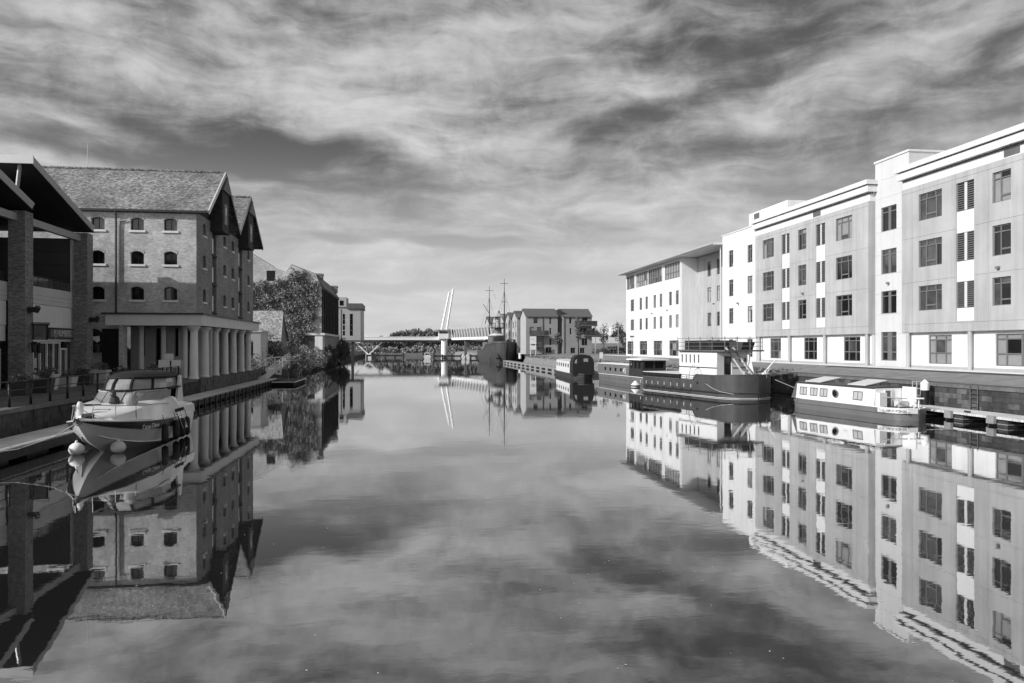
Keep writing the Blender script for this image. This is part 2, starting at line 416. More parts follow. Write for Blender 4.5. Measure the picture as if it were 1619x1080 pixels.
def leaves_mesh(name, pts, size, m, flat=None, jitter=.5):
    n = len(pts); pts = np.asarray(pts, float)
    a = rng.normal(size=(n, 3)); 
    if flat is not None: a = a * (1 - flat[1]) + np.array(flat[0]) * flat[1] * 2
    a /= np.linalg.norm(a, axis=1)[:, None]
    t = rng.normal(size=(n, 3)); u = np.cross(a, t); u /= np.linalg.norm(u, axis=1)[:, None]; w = np.cross(a, u)
    sz = size * (1 + jitter * (rng.random((n, 1)) - .5) * 2)
    q = np.stack([pts - u*sz, pts - w*sz*.6, pts + u*sz, pts + w*sz*.6], 1).reshape(-1, 3)
    me = bpy.data.meshes.new(name); me.vertices.add(4*n); me.vertices.foreach_set('co', q.astype('f').ravel())
    me.loops.add(4*n); me.loops.foreach_set('vertex_index', np.arange(4*n, dtype='i'))
    me.polygons.add(n); me.polygons.foreach_set('loop_start', np.arange(0, 4*n, 4, dtype='i'))
    me.materials.append(M[m]); me.update(calc_edges=True); return me
def blob_pts(c, r, n, clumps=9, spread=.75, cr=.42):
    c = np.array(c, float); r = np.array(r, float)
    cc = rng.normal(size=(clumps, 3)); cc /= np.linalg.norm(cc, axis=1)[:, None]; cc *= rng.random((clumps, 1)) ** .4 * spread
    k = rng.integers(0, clumps, n); p = rng.normal(size=(n, 3)); p /= np.linalg.norm(p, axis=1)[:, None]
    p *= rng.random((n, 1)) ** .35 * cr * (.6 + .8 * rng.random((clumps, 1)))[k]
    return c + (cc[k] + p) * r

# ------------------------------------------------------------------ ground and water
struct('water', MB().add([(-320, -60, 0), (320, -60, 0), (320, 900, 0), (-320, 900, 0)], [(0, 1, 2, 3)]), 'water')
QL = 1.45
def ground(name, edge, far_x, z, m, zin=None, inset=6):
    mb = MB(); s = 1 if far_x > 0 else -1
    for (xa, ya), (xb, yb) in zip(edge[:-1], edge[1:]):
        if zin is None:
            mb.add([(xa,ya,z),(xb,yb,z),(far_x,yb,z),(far_x,ya,z)], [(0,1,2,3) if s < 0 else (3,2,1,0)])
        else:
            mb.add([(xa,ya,z),(xb,yb,z),(xb+s*inset,yb,zin),(xa+s*inset,ya,zin),(far_x,ya,zin),(far_x,yb,zin)], [(0,1,2,3),(3,2,5,4)])
    return struct(name, mb, m)
ground('quayside_paving', [(-15.62, -60), (-15.62, 62), (-15.62, 86)], -400, QL, 'flagstones')
ground('left_bank', [(-15.3, 86), (-15.3, 300)], -400, 1.0, 'soil', 2.2, 3)
# right bank, its edge bends in behind the moored boats
EDGE_R = [(31.6, -60), (31.6, 62), (28.6, 72), (26.4, 90), (25.2, 125), (25.6, 160), (30.5, 172), (30.5, 215), (24, 260), (20, 300)]
ground('right_bank', EDGE_R, 420, 1.70, 'grass', 2.26, 5.6)
mb = MB()
for (xa, ya), (xb, yb) in zip(EDGE_R[1:-1], EDGE_R[2:]): mb.add([(xa-.9,ya,-.3),(xb-.9,yb,-.3),(xb,yb,1.70),(xa,ya,1.70)], [(0,3,2,1)])
struct('right_bank_slope', mb, 'grass')
mb = MB(); mb.add([(-15.2,86,-.3),(-15.2,300,-.3),(-15.3,300,1.0),(-15.3,86,1.0)], [(0,1,2,3)])
struct('left_bank_edge', mb, 'soil')
struct('far_bank', MB().box(-400, 420, 300, 900, -1, 1.2), 'grass')
struct('far_terrain', MB().add([(-900,900,1.0),(900,900,1.0),(2500,5000,2),(-2500,5000,2)], [(0,1,2,3)]), 'leaf_far')
struct('promenade', MB().add([(31.85,-60,1.735),(34.9,-60,2.0),(34.9,66,2.0),(31.85,62,1.735)], [(0,1,2,3)]), 'promenade')
struct('service_road', MB().add([(34.9,-60,2.008),(37.2,-60,2.27),(37.2,140,2.27),(34.9,100,2.008)], [(0,1,2,3)]), 'asphalt')
struct('pavement', MB().box(37.2, 38.62, -60, 140, 2.0, 2.36), 'pale_metal')

def block_wall(name, label, x, sgn, y0, y1, z0, z1, m, m2, bl, bh, face_only=(None, None)):
    """masonry quay wall along Y: core, separate stone blocks on the water face and coping stones"""
    t = thing(name, (x, y0, 0), label, 'wall')
    L = y1 - y0
    part('wall_core', MB().box(0, sgn*1.2, 0, L, -1.0, z1-.16), m, t)
    protos = [MB().box(-sgn*(.02+.012*k), sgn*.3, .006, bl-.006, .006, bh-.006).mesh('stone_block', m if k != 2 else m2) for k in range(4)]
    rows = int((z1 - .16 - z0) / bh)
    for r_ in range(rows):
        y = -(r_ % 2) * bl / 2
        while y < L - .1:
            if not (face_only[0] and (y0 + y < face_only[0] or y0 + y > face_only[1])):
                link('stone_block', random.choice(protos), t, (0, max(y, 0), z0 + r_*bh))
            y += bl
    cp = [MB().box(-sgn*.08, sgn*.5, .01, 1.19, z1-.155, z1+.012+.006*k).mesh('coping_stone', 'coping') for k in range(3)]
    y = 0
    while y < L - .6:
        link('coping_stone', random.choice(cp), t, (0, y, 0)); y += 1.2
    return t
block_wall('quay_wall', 'dark rubble quay wall below the iron railing on the left', -15.62, -1, 22, 61, .0, QL+.02, 'wall_stone', 'wall_stone', .62, .32)
block_wall('quay_wall', 'dark stained quay wall behind the white narrowboat', 31.6, 1, 27, 62, .05, 1.74, 'wall_stone', 'wall_stone_pale', .75, .30)
t = thing('quay_wall', (-15.6, 61, 0), 'pitted stone plinth wall under the row of pale columns', 'wall')
part('wall_core', MB().box(-.6, .12, 0, 25, -1, QL+.012), 'wall_stone_pale', t)
pr = [MB().box(.1, .15+.02*k, .01, .89, .01, .38).mesh('stone_block', 'wall_stone_pale') for k in range(3)]
for r_ in range(3):
    for j in range(27): link('stone_block', random.choice(pr), t, (0, j*.91 + (r_ % 2)*.3, .12 + r_*.41))

# ------------------------------------------------------------------ windows (local: x along the wall, z up, outwards -y)
WC = {}
def win_style(style):
    return {
     'three': [(.03,.30,.80,.96),(.34,.68,.80,.96),(.72,.97,.80,.96),(.03,.27,.03,.76),(.31,.71,.24,.76),(.31,.71,.03,.18),(.75,.97,.03,.76)],
     'two':   [(.05,.38,.80,.96),(.44,.95,.80,.96),(.05,.38,.03,.76),(.44,.95,.24,.76),(.44,.95,.03,.18)],
     'pair':  [(.05,.42,.80,.96),(.58,.95,.80,.96),(.05,.42,.03,.76),(.58,.95,.03,.76)],
     'small': [(.08,.46,.80,.95),(.54,.92,.80,.95),(.08,.46,.04,.75),(.54,.92,.22,.75),(.54,.92,.04,.17)],
     'ground':[(.03,.27,.86,.97),(.31,.69,.86,.97),(.73,.97,.86,.97),(.03,.27,.40,.82),(.31,.69,.40,.82),(.73,.97,.40,.82),(.03,.27,.03,.36),(.31,.69,.03,.36),(.73,.97,.03,.36)],
     'gpair': [(.05,.36,.86,.97),(.64,.95,.86,.97),(.05,.36,.32,.82),(.64,.95,.32,.82),(.05,.36,.03,.28),(.64,.95,.03,.28)],
     'strip': [(.02+.163*k,.02+.163*k+.14,.42,.96) for k in range(6)] + [(.02+.163*k,.02+.163*k+.14,.04,.36) for k in range(6)],
     'sash':  [(.07,.47,.53,.95),(.53,.93,.53,.95),(.07,.47,.05,.47),(.53,.93,.05,.47)],
     'plain': [(.08,.92,.06,.94)],
     'plain2':[(.08,.47,.06,.94),(.53,.92,.06,.94)],
    }[style]
GL = ['glass_dark', 'glass_mid', 'blind', 'blind_pale']
def window(parent, style, x, z, w, h, tone=None, y=.12, frame='frame_grey', name='window', rot=0, mix=(.5, .3, .15, .05), subs=True):
    mix = (mix[0]+.25, mix[1], mix[2]*.7, mix[3]*.7)
    """x,z = lower left corner in the wall's own coordinates"""
    key = (style, round(w, 2), round(h, 2), frame)
    if key not in WC:
        ps = [(a*w, b*w, c*h, d*h) for a, b, c, d in win_style(style)]
        f = MB().slab(0, w, 0, h, -.03, .06, ps).mesh('window_frame', frame)
        WC[key] = (f, ps, {})
    f, ps, pm = WC[key]
    o = link(name, f, parent, (x, y, z), rot)
    if tone is None: tone = random.choices(range(4), mix)[0]
    if not subs:
        m_ = GL[tone]
        if ('all', m_) not in pm:
            mb = MB()
            for a, b, c, d in ps: mb.add([(a,.03,c),(b,.03,c),(b,.03,d),(a,.03,d)], [(0,1,2,3)])
            pm[('all', m_)] = mb.mesh('glazing', m_)
        link('glazing', pm[('all', m_)], o); return o
    for i, (a, b, c, d) in enumerate(ps):
        t_ = tone
        if random.random() < .22: t_ = random.choice([0, 1, min(3, tone+1)])
        k = (i, GL[t_])
        if k not in pm:
            pm[k] = MB().add([(a,.03,c),(b,.03,c),(b,.03,d),(a,.03,d)], [(0,1,2,3)]).mesh('pane', GL[t_])
        link('pane', pm[k], o)
    return o
def louvre(parent, x, z, w, h, slats=True):
    key = ('louvre', round(w, 2), round(h, 2))
    if key not in WC:
        f = MB().slab(0, w, 0, h, -.03, .06, [(.05*w,.40*w,.03*h,.97*h),(.60*w,.95*w,.03*h,.97*h)])
        mu = MB().box(.43*w, .57*w, -.045, .02, .02*h, .98*h)
        bk = MB().add([(0,.055,0),(w,.055,0),(w,.055,h),(0,.055,h)], [(0,1,2,3)]).mesh('backing', 'dark_void')
        sl_ = []
        for a, b in ((.05, .40), (.60, .95)):
            m1 = MB(); n = 12
            for k in range(n):
                zz_ = h*(.045 + .92*k/n)
                m1.prism([(a*w,-.05,zz_),(a*w,-.05,zz_+.05),(a*w,.04,zz_+.11),(a*w,.04,zz_+.07)], ((b-a)*w,0,0))
            sl_.append(m1.mesh('louvre_slats', 'slate'))
        WC[key] = (f.mesh('louvre', 'frame_grey'), mu.mesh('mullion', 'pale_metal'), sl_, bk)
    f, mu, sl_, bk = WC[key]
    o = link('louvre', f, parent, (x, .12, z)); link('mullion', mu, o); link('backing', bk, o)
    for s_ in sl_: tag(link('louvre_slats', s_, o), kind='stuff')
    return o

# ------------------------------------------------------------------ right: long white and grey college block
HZ = 2.3
B = thing('college_building', (38.5, 129, HZ), 'long four storey white and grey rendered building along the right quay', 'building', R(-90))
ROWS = [(11.12, 13.12), (7.62, 9.62), (4.35, 6.2)]      # window sills and heads above the ground
D = 15
def wallp(x0, x1, z0, z1, holes, m, y0=0.0, t=.3, name='wall', label=None):
    return part(name, MB().slab(x0, x1, z0, z1, y0, y0+t, [(a, b, c, d) for a, b, c, d in holes]), m, B, label=label)
def grey_block(x0, x1, order, s):
    """projecting grey clad block; order = list of (kind, offset from x0, width)"""
    holes = []; wins = []
    for kind, off, w in order:
        for ri, (a, b) in enumerate(ROWS):
            holes.append((x0+off, x0+off+w, a, b)); wins.append((kind, x0+off, a, w, b-a, ri))
            if kind == 'louvre': holes.append((x0+off, x0+off+w, (ROWS[ri+1][1] if ri < 2 else 3.45), a))
    # cladding panels with open joints
    xs = sorted([x0, x0+1.25] + [x0+off-.35 for k, off, w in order[1:] if k != 'louvre'] + [x0+off+e_ for k, off, w in order if k == 'louvre' for e_ in (-.008, w+.008)] + [x1-1.25, x1])
    zs = [2.72, 3.35, 6.55, 9.95, 13.45, 13.84]
    zs2 = [2.72, 3.35, 13.45, 13.84]
    for i in range(len(xs)-1):
        for j in range(len(zs)-1):
            mb_ = MB().slab(xs[i]+.008, xs[i+1]-.008, zs[j]+.008, zs[j+1]-.008, 0, .05, holes)
            if mb_.f: part('cladding_panel', mb_, 'grey_render', B)
    part('wall', MB().slab(x0, x1, 2.70, 13.86, .04, .34, [h for h in holes if True]), 'grey_render', B)
    for kind, off, w in order:
        if kind == 'louvre':
            for ri in range(3):
                za = ROWS[ri+1][1] if ri < 2 else 3.45
                part('infill_panel', MB().box(x0+off+.01, x0+off+w-.01, .07, .14, za, ROWS[ri][0]-.002), 'white_infill', B, label='white infill panel below a louvre')
    for kind, wx, a, w, h, ri in wins:
        if kind == 'louvre': louvre(B, wx, a, w, h)
        else: window(B, kind, wx, a, w, h, mix=(.5,.2,.2,.1) if ri == 2 else (.15,.3,.4,.15))
    # ends of the block, soffit and the recessed white ground floor
    part('end_wall', MB().box(x0+.002, x0+.3, .345, D, 2.70, 13.86), 'grey_render', B)
    part('end_wall', MB().box(x1-.3, x1-.002, .345, D, 2.70, 13.86), 'grey_render', B)
    part('soffit', MB().box(x0+.32, x1-.32, .345, 1.2, 2.70, 2.80), 'grey_render', B)
    return
def cornice(x0, x1):
    part('parapet_band', MB().box(x0+.01, x1-.01, .12, D-.2, 13.862, 14.6), 'cornice_white', B)
    part('cornice', MB().prism([(x0-.06,.115,14.45),(x0-.06,.115,14.602),(x0-.06,.4,14.602),(x0-.06,.4,14.45)], (x1-x0+.12,0,0)), 'frame_grey', B)  # dark strip painting the shadow line under the lower cornice
    part('cornice', MB().box(x0-.25, x1+.25, -.24, D, 14.604, 15.12), 'cornice_white', B)
    part('cornice_groove_shade', MB().box(x0-.12, x1+.12, -.12, D-.05, 15.122, 15.2), 'frame_grey', B)  # groove coloured dark to paint in its thin shadow line
    part('cornice', MB().box(x0-.38, x1+.38, -.42, D+.1, 15.202, 15.58), 'cornice_white', B)
def ground_floor(x0, x1, wins, cols, y=.35, fill=None):
    holes = [(a, a+w, .38, 2.5) for a, w in wins]
    part('ground_floor_wall', MB().slab(x0, x1, -.3, 2.7, y, y+.3, holes), 'white_render', B)
    for a, w in wins: window(B, 'ground', a, .38, w, 2.12, y=y+.1, mix=(.1, .3, .4, .2))
    for c in cols: part('column', MB().tube((c, .12, .06), (c, .12, 2.7), .15, .15, 14), 'fascia_grey', B)
    part('plinth', MB().box(x0, x1, y-.05, y, 0, .22), 'fascia_grey', B)
# block nearest the camera's side of the frame and its twin
S2x0, S2x1 = 49.45, 70.2
ordS2 = [('three', 1.8, 2.5), ('louvre', 5.95, 1.6), ('two', 9.25, 1.55), ('louvre', 12.5, 1.6), ('three', 15.9, 2.5)]
grey_block(S2x0, S2x1, ordS2, 0); cornice(S2x0, S2x1)
ground_floor(S2x0+.05, S2x1-.05, [(52.25, 2.35), (59.2, 2.4), (66.0, 2.5)], [50.1, 56.75, 63.3, 69.8])
S1x0, S1x1 = 74.5, 95.2
ordS1 = [('three', 1.98, 2.5), ('louvre', 5.9, 1.7), ('two', 9.25, 1.55), ('louvre', 12.6, 1.6), ('three', 16.0, 2.5)]
grey_block(S1x0, S1x1, ordS1, 0); cornice(S1x0, S1x1)
ground_floor(S1x0+.05, S1x1-.05, [(77.1, 2.45), (83.6, 3.0), (90.5, 2.5)], [75.1, 81.6, 88.1, 94.6])
for gx in (65.5-4.2, 86.0-1.4): part('vent_grille', MB().box(gx, gx+1.3, .10, .13, 13.95, 14.44), 'slate', B)
# white stair towers with coursed panels
def tower(x0, x1, top, win, yb=.62, courses=(2.7, 4.3, 6.0, 7.6, 9.2, 11.1, 12.4, 13.9, 15.4), subs=True, gh=(.5, 2.85)):
    holes = []
    for a, w, st in win:
        for b in ROWS: holes.append((a, a+w, b[0], b[1]))
        if gh: holes.append((a, a+w, gh[0], gh[1]))
    zs = [0] + [c for c in courses if c < top-.4] + [top]
    for j in range(len(zs)-1):
        part('wall_panel', MB().slab(x0+.004, x1-.004, zs[j]+.006, zs[j+1]-.006, yb, yb+.05, holes), 'white_panel', B)
    part('wall', MB().slab(x0, x1, 0, top, yb+.04, yb+.34, holes), 'white_panel', B)
    for a, w, st in win:
        for i_, b in enumerate(ROWS): window(B, st, a, b[0], w, b[1]-b[0], y=yb+.12, mix=(.1, .3, .35, .25))
        if gh: window(B, 'gpair', a, gh[0], w, gh[1]-gh[0], y=yb+.12, mix=(.2, .4, .3, .1))
    part('side_wall', MB().box(x1-.3, x1-.001, yb+.345, 7, 13.87, top), 'white_panel', B)
    part('side_wall', MB().box(x0+.001, x0+.3, yb+.345, 7, 13.87, top), 'white_panel', B)
    part('coping', MB().box(x0-.08, x1+.08, yb-.08, 7.1, top+.002, top+.16), 'cornice_white', B)
tower(S2x1+.004, S1x0-.004, 16.95, [(71.0, 1.98, 'pair')])
tower(S1x1+.004, S1x1+4.3, 16.95, [(96.5, 1.98, 'pair')])
part('plant_room', MB().box(S2x1+.5, S1x0+4.4, 6.5, 12, 13.8, 17.0), 'white_panel', B)
# white bay with its raised box behind
holes = [(42.3, 43.55, a, b) for a, b in ROWS] + [(47.3, 48.55, a, b) for a, b in ROWS] + [(42.3, 43.5, .45, 2.5), (47.2, 48.6, .45, 2.5)]
part('wall', MB().slab(40.5, 49.44, 0, 15.1, .1, .4, holes), 'white_render', B)
for wx in (42.3, 47.3):
    for a, b in ROWS: window(B, 'small', wx, a, 1.25, b-a, y=.22, mix=(.3,.3,.3,.1))
window(B, 'small', 42.3, .45, 1.2, 2.05, y=.22); window(B, 'small', 47.2, .45, 1.4, 2.05, y=.22)
part('coping', MB().box(40.4, 49.5, .02, 6, 15.102, 15.22), 'cornice_white', B)
part('wall', MB().box(44.6, 53.6, 1.6, 8, 15.23, 17.15), 'white_render', B, label='raised white plant box behind the parapet')
part('vent_grille', MB().box(45.9, 47.2, 1.56, 1.595, 15.95, 16.95), 'slate', B)
# recessed bay and the far white wing under one thin oversailing roof
part('side_wall', MB().box(26.7, 27.0, .3, 2.4, 0, 14.1), 'white_render', B)
holes = []
rw = [(30.5, 1.25), (33.6, 1.3), (37.1, 1.3)]
for wx, w in rw:
    for a, b in ROWS + [(.4, 2.5)]: holes.append((wx, wx+w, a, b))
part('wall', MB().slab(27.0, 40.5, 0, 14.1, 2.3, 2.6, holes), 'grey_render', B, label='grey back wall of the recessed bay')
for wx, w in rw:
    for a, b in ROWS + [(.4, 2.5)]: window(B, 'small', wx, a, w, b-a, y=2.42, mix=(.1,.3,.4,.2))
part('downpipe', MB().tube((40.2, -.02, 0), (40.2, -.02, 14), .09, .09, 8), 'pale_metal', B)
holes = []; ws = []
for wx, w in [(2.6, 1.9), (7.6, 1.3), (10.7, 1.2), (14.7, 1.2), (17.6, 1.2), (21.7, 1.2), (24.5, 1.2)]:
    for a, b in ROWS[1:]: holes.append((wx, wx+w, a, b)); ws.append(('small', wx, a, w, b-a))
for wx, w in [(.6, 3.6), (7.6, 4.0), (14.7, 4.1), (21.8, 3.9)]: holes.append((wx, wx+w, .25, 2.5)); ws.append(('ground', wx, .25, w, 2.25))
for wx, w in [(.35, 4.6), (5.75, 6.2), (12.1, 6.6), (19.9, 6.7)]: holes.append((wx, wx+w, 11.45, 13.75)); ws.append(('strip', wx, 11.45, w, 2.3))
part('wall', MB().slab(0, 27.0, 0, 14.1, 0, .3, holes), 'white_render', B)
for st, wx, a, w, h in ws: window(B, st, wx, a, w, h, mix=(.1,.4,.4,.1))
for px_ in (5.35, 19.2, 26.7): part('pilaster', MB().box(px_-.16, px_+.16, -.13, -.002, 0, 14.1), 'cornice_white', B)
part('end_wall', MB().box(.002, .3, .305, D, 0, 14.1), 'white_render', B)
part('roof', MB().prism([(-.9,-1.2,14.12),(-.9,-1.2,14.34),(-.9,D+.5,14.9),(-.9,D+.5,14.5),(-.9,.4,14.12)], (41.5,0,0)), 'pale_metal', B)
part('gutter', MB().box(-.95, 40.6, -1.32, -1.205, 14.16, 14.38), 'fascia_grey', B)
part('back_wall', MB().box(.3, 99.4, D-.4, D-.1, 0, 13.8), 'white_render', B)
part('flat_roof', MB().box(41, 99.4, 1.2, D-.4, 13.4, 13.7), 'slate', B)
for lx, lz in ((71.9, 6.75), (84.2, 6.75), (59.6, 6.75), (21.0, 6.9), (38.1, 6.9), (45, 6.6), (14, 6.7)):
    o = part('wall_lamp', MB().box(lx, lx+.22, (.42 if abs(lx-71.9) < .1 else -.2), (.6 if abs(lx-71.9) < .1 else 0), lz, lz+.16), 'steel', B)

# ------------------------------------------------------------------ left: brick warehouse with pale colonnade
Wt = thing('brick_warehouse', (-15.8, 61, QL), 'tall pale brick dock warehouse with twin gables standing over a pale colonnade', 'warehouse')
def wl(z): return z - QL
WH = [(-23.35,-22.40),(-20.55,-19.60),(-18.15,-17.20),(-26.3,-25.35),(-29.1,-28.15),(-31.9,-30.95)]
RW = [(12.78, 13.72), (10.2, 11.2), (7.5, 8.5)]
def arch(mb, a, b, z1, rise, y0, y1, n=5):   # fills the two upper corners of an opening so its head is a flat arch
    c = (a+b)/2; hw = (b-a)/2
    for s_ in (-1, 1):
        pts = [(c+s_*hw, y0, z1), (c+s_*hw, y0, z1-rise)] + [(c+s_*hw*math.cos(t), y0, z1-rise+rise*math.sin(t)) for t in [math.pi/2*k/n for k in range(1, n+1)]]
        if s_ > 0: pts = pts[::-1]
        mb.prism(pts, (0, y1-y0, 0))
# camera-facing wall (local x = world X + 15.8)
holes = [(a+15.8, b+15.8, wl(c), wl(d)) for a, b in WH for c, d in RW] + [(-5.15, 0, 0, wl(5.55))]
mb = MB().slab(-30, 0, 0, wl(14.25), 0, .45, holes)
for h in holes[:-1]: arch(mb, h[0], h[1], h[3], .17, .003, .44)
part('wall', mb, 'brick_warehouse', Wt)
wz = MB().slab(0, .95, 0, .98, 0, .08, [(.05,.46,.06,.93),(.49,.90,.06,.93)]).mesh('window', 'dark_metal')
pnb = MB().add([(.04,.05,.04),(.91,.05,.04),(.91,.05,.94),(.04,.05,.94)], [(0,1,2,3)])
pn = [pnb.mesh('pane', 'glass_dark'), pnb.mesh('pane', 'glass_mid')]
sill = MB().box(-.12, 1.07, -.30, -.02, -.16, 0).mesh('sill', 'stone_beam')
lint = []
def wwin(x, z, rot, y, k, wscale=1):
    o = link('window', wz, Wt, (x, y, z), rot); link('pane', pn[k], o); s_ = link('sill', sill, o)
    o.scale = (wscale, 1, 1)
    return o
for a, b in WH:
    for i, (c, d) in enumerate(RW): wwin(a+15.8, wl(c), 0, .22, 1 if i == 0 else 0)
# brick arches over the openings, a touch proud
am = MB()
for k in range(9):
    t0 = (k-4.5)/9*1.02*1.15; 
    am.bar((k*.121-.06, -.012, 1.03-abs(k-4)**2*.012), (k*.121-.06, -.012, 1.25-abs(k-4)**2*.012), .1, .03)
am = am.mesh('brick_arch', 'brick_warehouse')
for a, b in WH:
    for c, d in RW: link('brick_arch', am, Wt, (a+15.8, 0, wl(c)-.02))
# canal-facing wall (local x -> +Y), its shade put into a darker brick
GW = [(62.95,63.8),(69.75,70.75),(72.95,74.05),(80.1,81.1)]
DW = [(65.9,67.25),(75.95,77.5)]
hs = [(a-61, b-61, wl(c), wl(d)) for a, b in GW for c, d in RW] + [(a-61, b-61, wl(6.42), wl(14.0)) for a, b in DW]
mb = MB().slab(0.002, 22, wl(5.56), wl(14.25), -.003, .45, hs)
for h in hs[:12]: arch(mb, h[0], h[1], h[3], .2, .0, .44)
part('wall', mb, 'brick_dark_shade', Wt, rot=R(90), label='canal side wall with its shade put into darker brick and two tiers of loading doors')
for a, b in GW:
    for c, d in RW:
        o = link('window', wz, Wt, (-.22, a-61, wl(c)), R(90)); link('pane', pn[0], o); link('sill', sill, o)
for a, b in DW:
    dr = part('loading_door', MB().box(-.3, -.25, a-61, b-61, wl(6.42), wl(14.0)), 'timber_dark', Wt)
    for z in (6.9, 9.3, 11.7):
        part('door_panel', MB().box(-.245, -.02, a-60.95, a-60.62, wl(z), wl(z+1.25)), 'frame_white', dr)
        part('beam', MB().box(-.24, .05, a-61.1, b-60.9, wl(z-.25), wl(z-.08)), 'timber_dark', dr)
def gable(y0, y1, yr, zr, ze, nm):
    # triangular timber gable set back under a deep verge
    part('gable_wall', MB().prism([(-.35, y0+.1, ze), (-.35, y1-.1, ze), (-.35, yr, zr-.25)], (.2, 0, 0)), 'timber_dark', Wt, label='dark boarded gable')
    w = 1.15
    lu = part('hoist_housing', MB().box(-.14, .95, yr-w, yr+w, ze-.6, zr-1.35), 'timber_dark', Wt, label='projecting timber hoist housing under the gable')
    part('gable_roof', MB().prism([(-.12, yr-w-.35, zr-1.7), (-.12, yr+w+.35, zr-1.7), (-.12, yr, zr-.35)], (1.25, 0, 0)), 'slate', lu)
    part('sill_beam', MB().box(-.1, 1.0, yr-w-.15, yr+w+.15, ze-.8, ze-.6), 'timber_dark', lu)
    part('hatch', MB().box(.952, .98, yr-.5, yr+.5, ze-.1, ze+1.6), 'frame_grey', lu)
    part('glazing', MB().box(.982, .99, yr-.12, yr+.12, ze+.7, ze+1.3), 'frame_white', lu)
for (y0, y1, yr) in ((-.16, 10.9, 5.4), (10.9, 22.2, 15.95)):
    zr, ze = wl(18.5), wl(14.35)
    gable(y0, y1, yr, zr, ze - .1, '')
    r_ = MB(); e = .16
    r_.prism([(.9, y0, ze), (.9, yr, zr), (.9, yr, zr-e), (.9, y0, ze-e)], (-31.5, 0, 0))
    part('roof_slope', r_, 'tile_warehouse', Wt)
    part('roof_slope', MB().prism([(.9, yr+.002, zr-e), (.9, yr+.002, zr), (.9, y1, ze), (.9, y1, ze-e)], (-31.5, 0, 0)), 'tile_warehouse', Wt)
    part('bargeboard', MB().bar((.96, y0-.05, ze-.12), (.96, yr, zr-.1), .09, .34), 'pale_metal' if y0 < 0 else 'steel', Wt)
    part('bargeboard', MB().bar((.96, yr, zr-.1), (.96, y1, ze-.12), .09, .34), 'dark_metal', Wt)
    mb = MB()
    for k in range(70): mb.tube((.9-k*.45, yr, zr+.03), (.9-k*.45-.43, yr, zr+.02), .13, .12, 8)
    part('ridge_tiles', mb, 'tile_warehouse', Wt)
part('gutter', MB().box(-30.5, .8, -.33, -.18, wl(14.16), wl(14.32)), 'dark_metal', Wt)
part('eaves_board', MB().box(-30.5, .6, -.175, -.002, wl(14.12), wl(14.2)), 'timber_dark', Wt)
mb = MB().path([(-5.75, -.25, wl(14.2)), (-5.75, -.2, wl(13.95)), (-5.75, -.14, wl(13.4)), (-5.75, -.14, wl(6.5))], .075, 8)
part('downpipe', mb, 'dark_metal', Wt)
part('downpipe', MB().path([(-5.0, -.1, wl(13.55)), (-5.5, -.1, wl(13.45)), (-5.55, -.1, wl(13.0)), (-5.55, -.1, wl(8.9))], .035, 6), 'pale_metal', Wt)
part('aerial', MB().tube((-9.9, 5.4, wl(18.5)), (-9.9, 5.4, wl(20.6)), .03, .015, 5).tube((-10.3, 5.4, wl(18.9)), (-9.5, 5.4, wl(19.1)), .02), 'pale_metal', Wt)
# colonnade
bw_ = MB().box(-6.35, .55, -.55, -.1, wl(5.55), wl(6.38)).box(.1, .55, -.1, 22.3, wl(5.55), wl(6.38))
part('entablature', bw_, 'stone_beam', Wt, label='plain pale beam over the columns')
part('cornice', MB().box(-6.6, .7, -.72, 0, wl(6.382), wl(6.5)).box(0, .7, .0, 22.5, wl(6.382), wl(6.5)), 'dark_metal', Wt)
colm = MB().lathe([(.38, 0), (.38, .12), (.33, .16), (.32, .5), (.31, 2.0), (.27, 3.62), (.31, 3.66), (.31, 3.72), (.43, 3.9), (.47, 3.92), (.47, 4.06), (.30, 4.07)], n=20)
cm = colm.mesh('column', 'stone_column', True)
for y in (0.9, 4.1, 7.5, 11.0, 14.4, 17.9, 21.2):
    o = link('column', cm, Wt, (-.22, y - .75, .02)); auto_smooth(o, 40)
part('pier', MB().box(-5.42, -5.14, -.5, -.004, 0, wl(5.545)), 'brick_warehouse', Wt)
# ground floor set back inside the colonnade
inner = MB().slab(-6.3, 0, 0, wl(5.6), 4.6, 4.9, [(-5.6,-5.2,1.7,4),(-4.4,-3.5,0.02,4),(-2.9,-2.6,1.7,4),(-1.9,-1.1,.02,4),(-.8,-.5,1.7,4)])
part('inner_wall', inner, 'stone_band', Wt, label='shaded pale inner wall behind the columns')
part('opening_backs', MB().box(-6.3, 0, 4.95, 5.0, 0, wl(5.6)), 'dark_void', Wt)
part('inner_column', MB().tube((-4.7, 2.2, 0), (-4.7, 2.2, 4.1), .2, .2, 12), 'stone_column', Wt)
part('inner_column', MB().tube((-3.1, 2.4, 0), (-3.1, 2.4, 4.1), .2, .2, 12), 'stone_column', Wt)
part('inner_column', MB().tube((-1.5, 2.4, 0), (-1.5, 2.4, 4.1), .2, .2, 12), 'stone_column', Wt)
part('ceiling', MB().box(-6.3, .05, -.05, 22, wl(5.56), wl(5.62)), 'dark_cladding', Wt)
part('side_inner_wall', MB().box(-3.2, -3.0, 5.1, 21.8, 0, wl(5.55)), 'brick_dark_shade', Wt)
dk = part('dark_doorway', MB().box(-6.75, -5.45, -.12, -.004, 0, 3.85), 'dark_void', Wt)
part('far_wall', MB().box(-30, -.5, 21.9, 22.1, 0, wl(14.2)), 'brick_dark_shade', Wt)
part('back_wall', MB().box(-30, -29.8, 0.5, 21.9, 0, wl(14.2)), 'brick_dark_shade', Wt)
o = thing('projecting_sign', (-23.1, 60.4, 4.4), 'dark round hanging sign with a white emblem on the brick wall between shop and warehouse', 'sign')
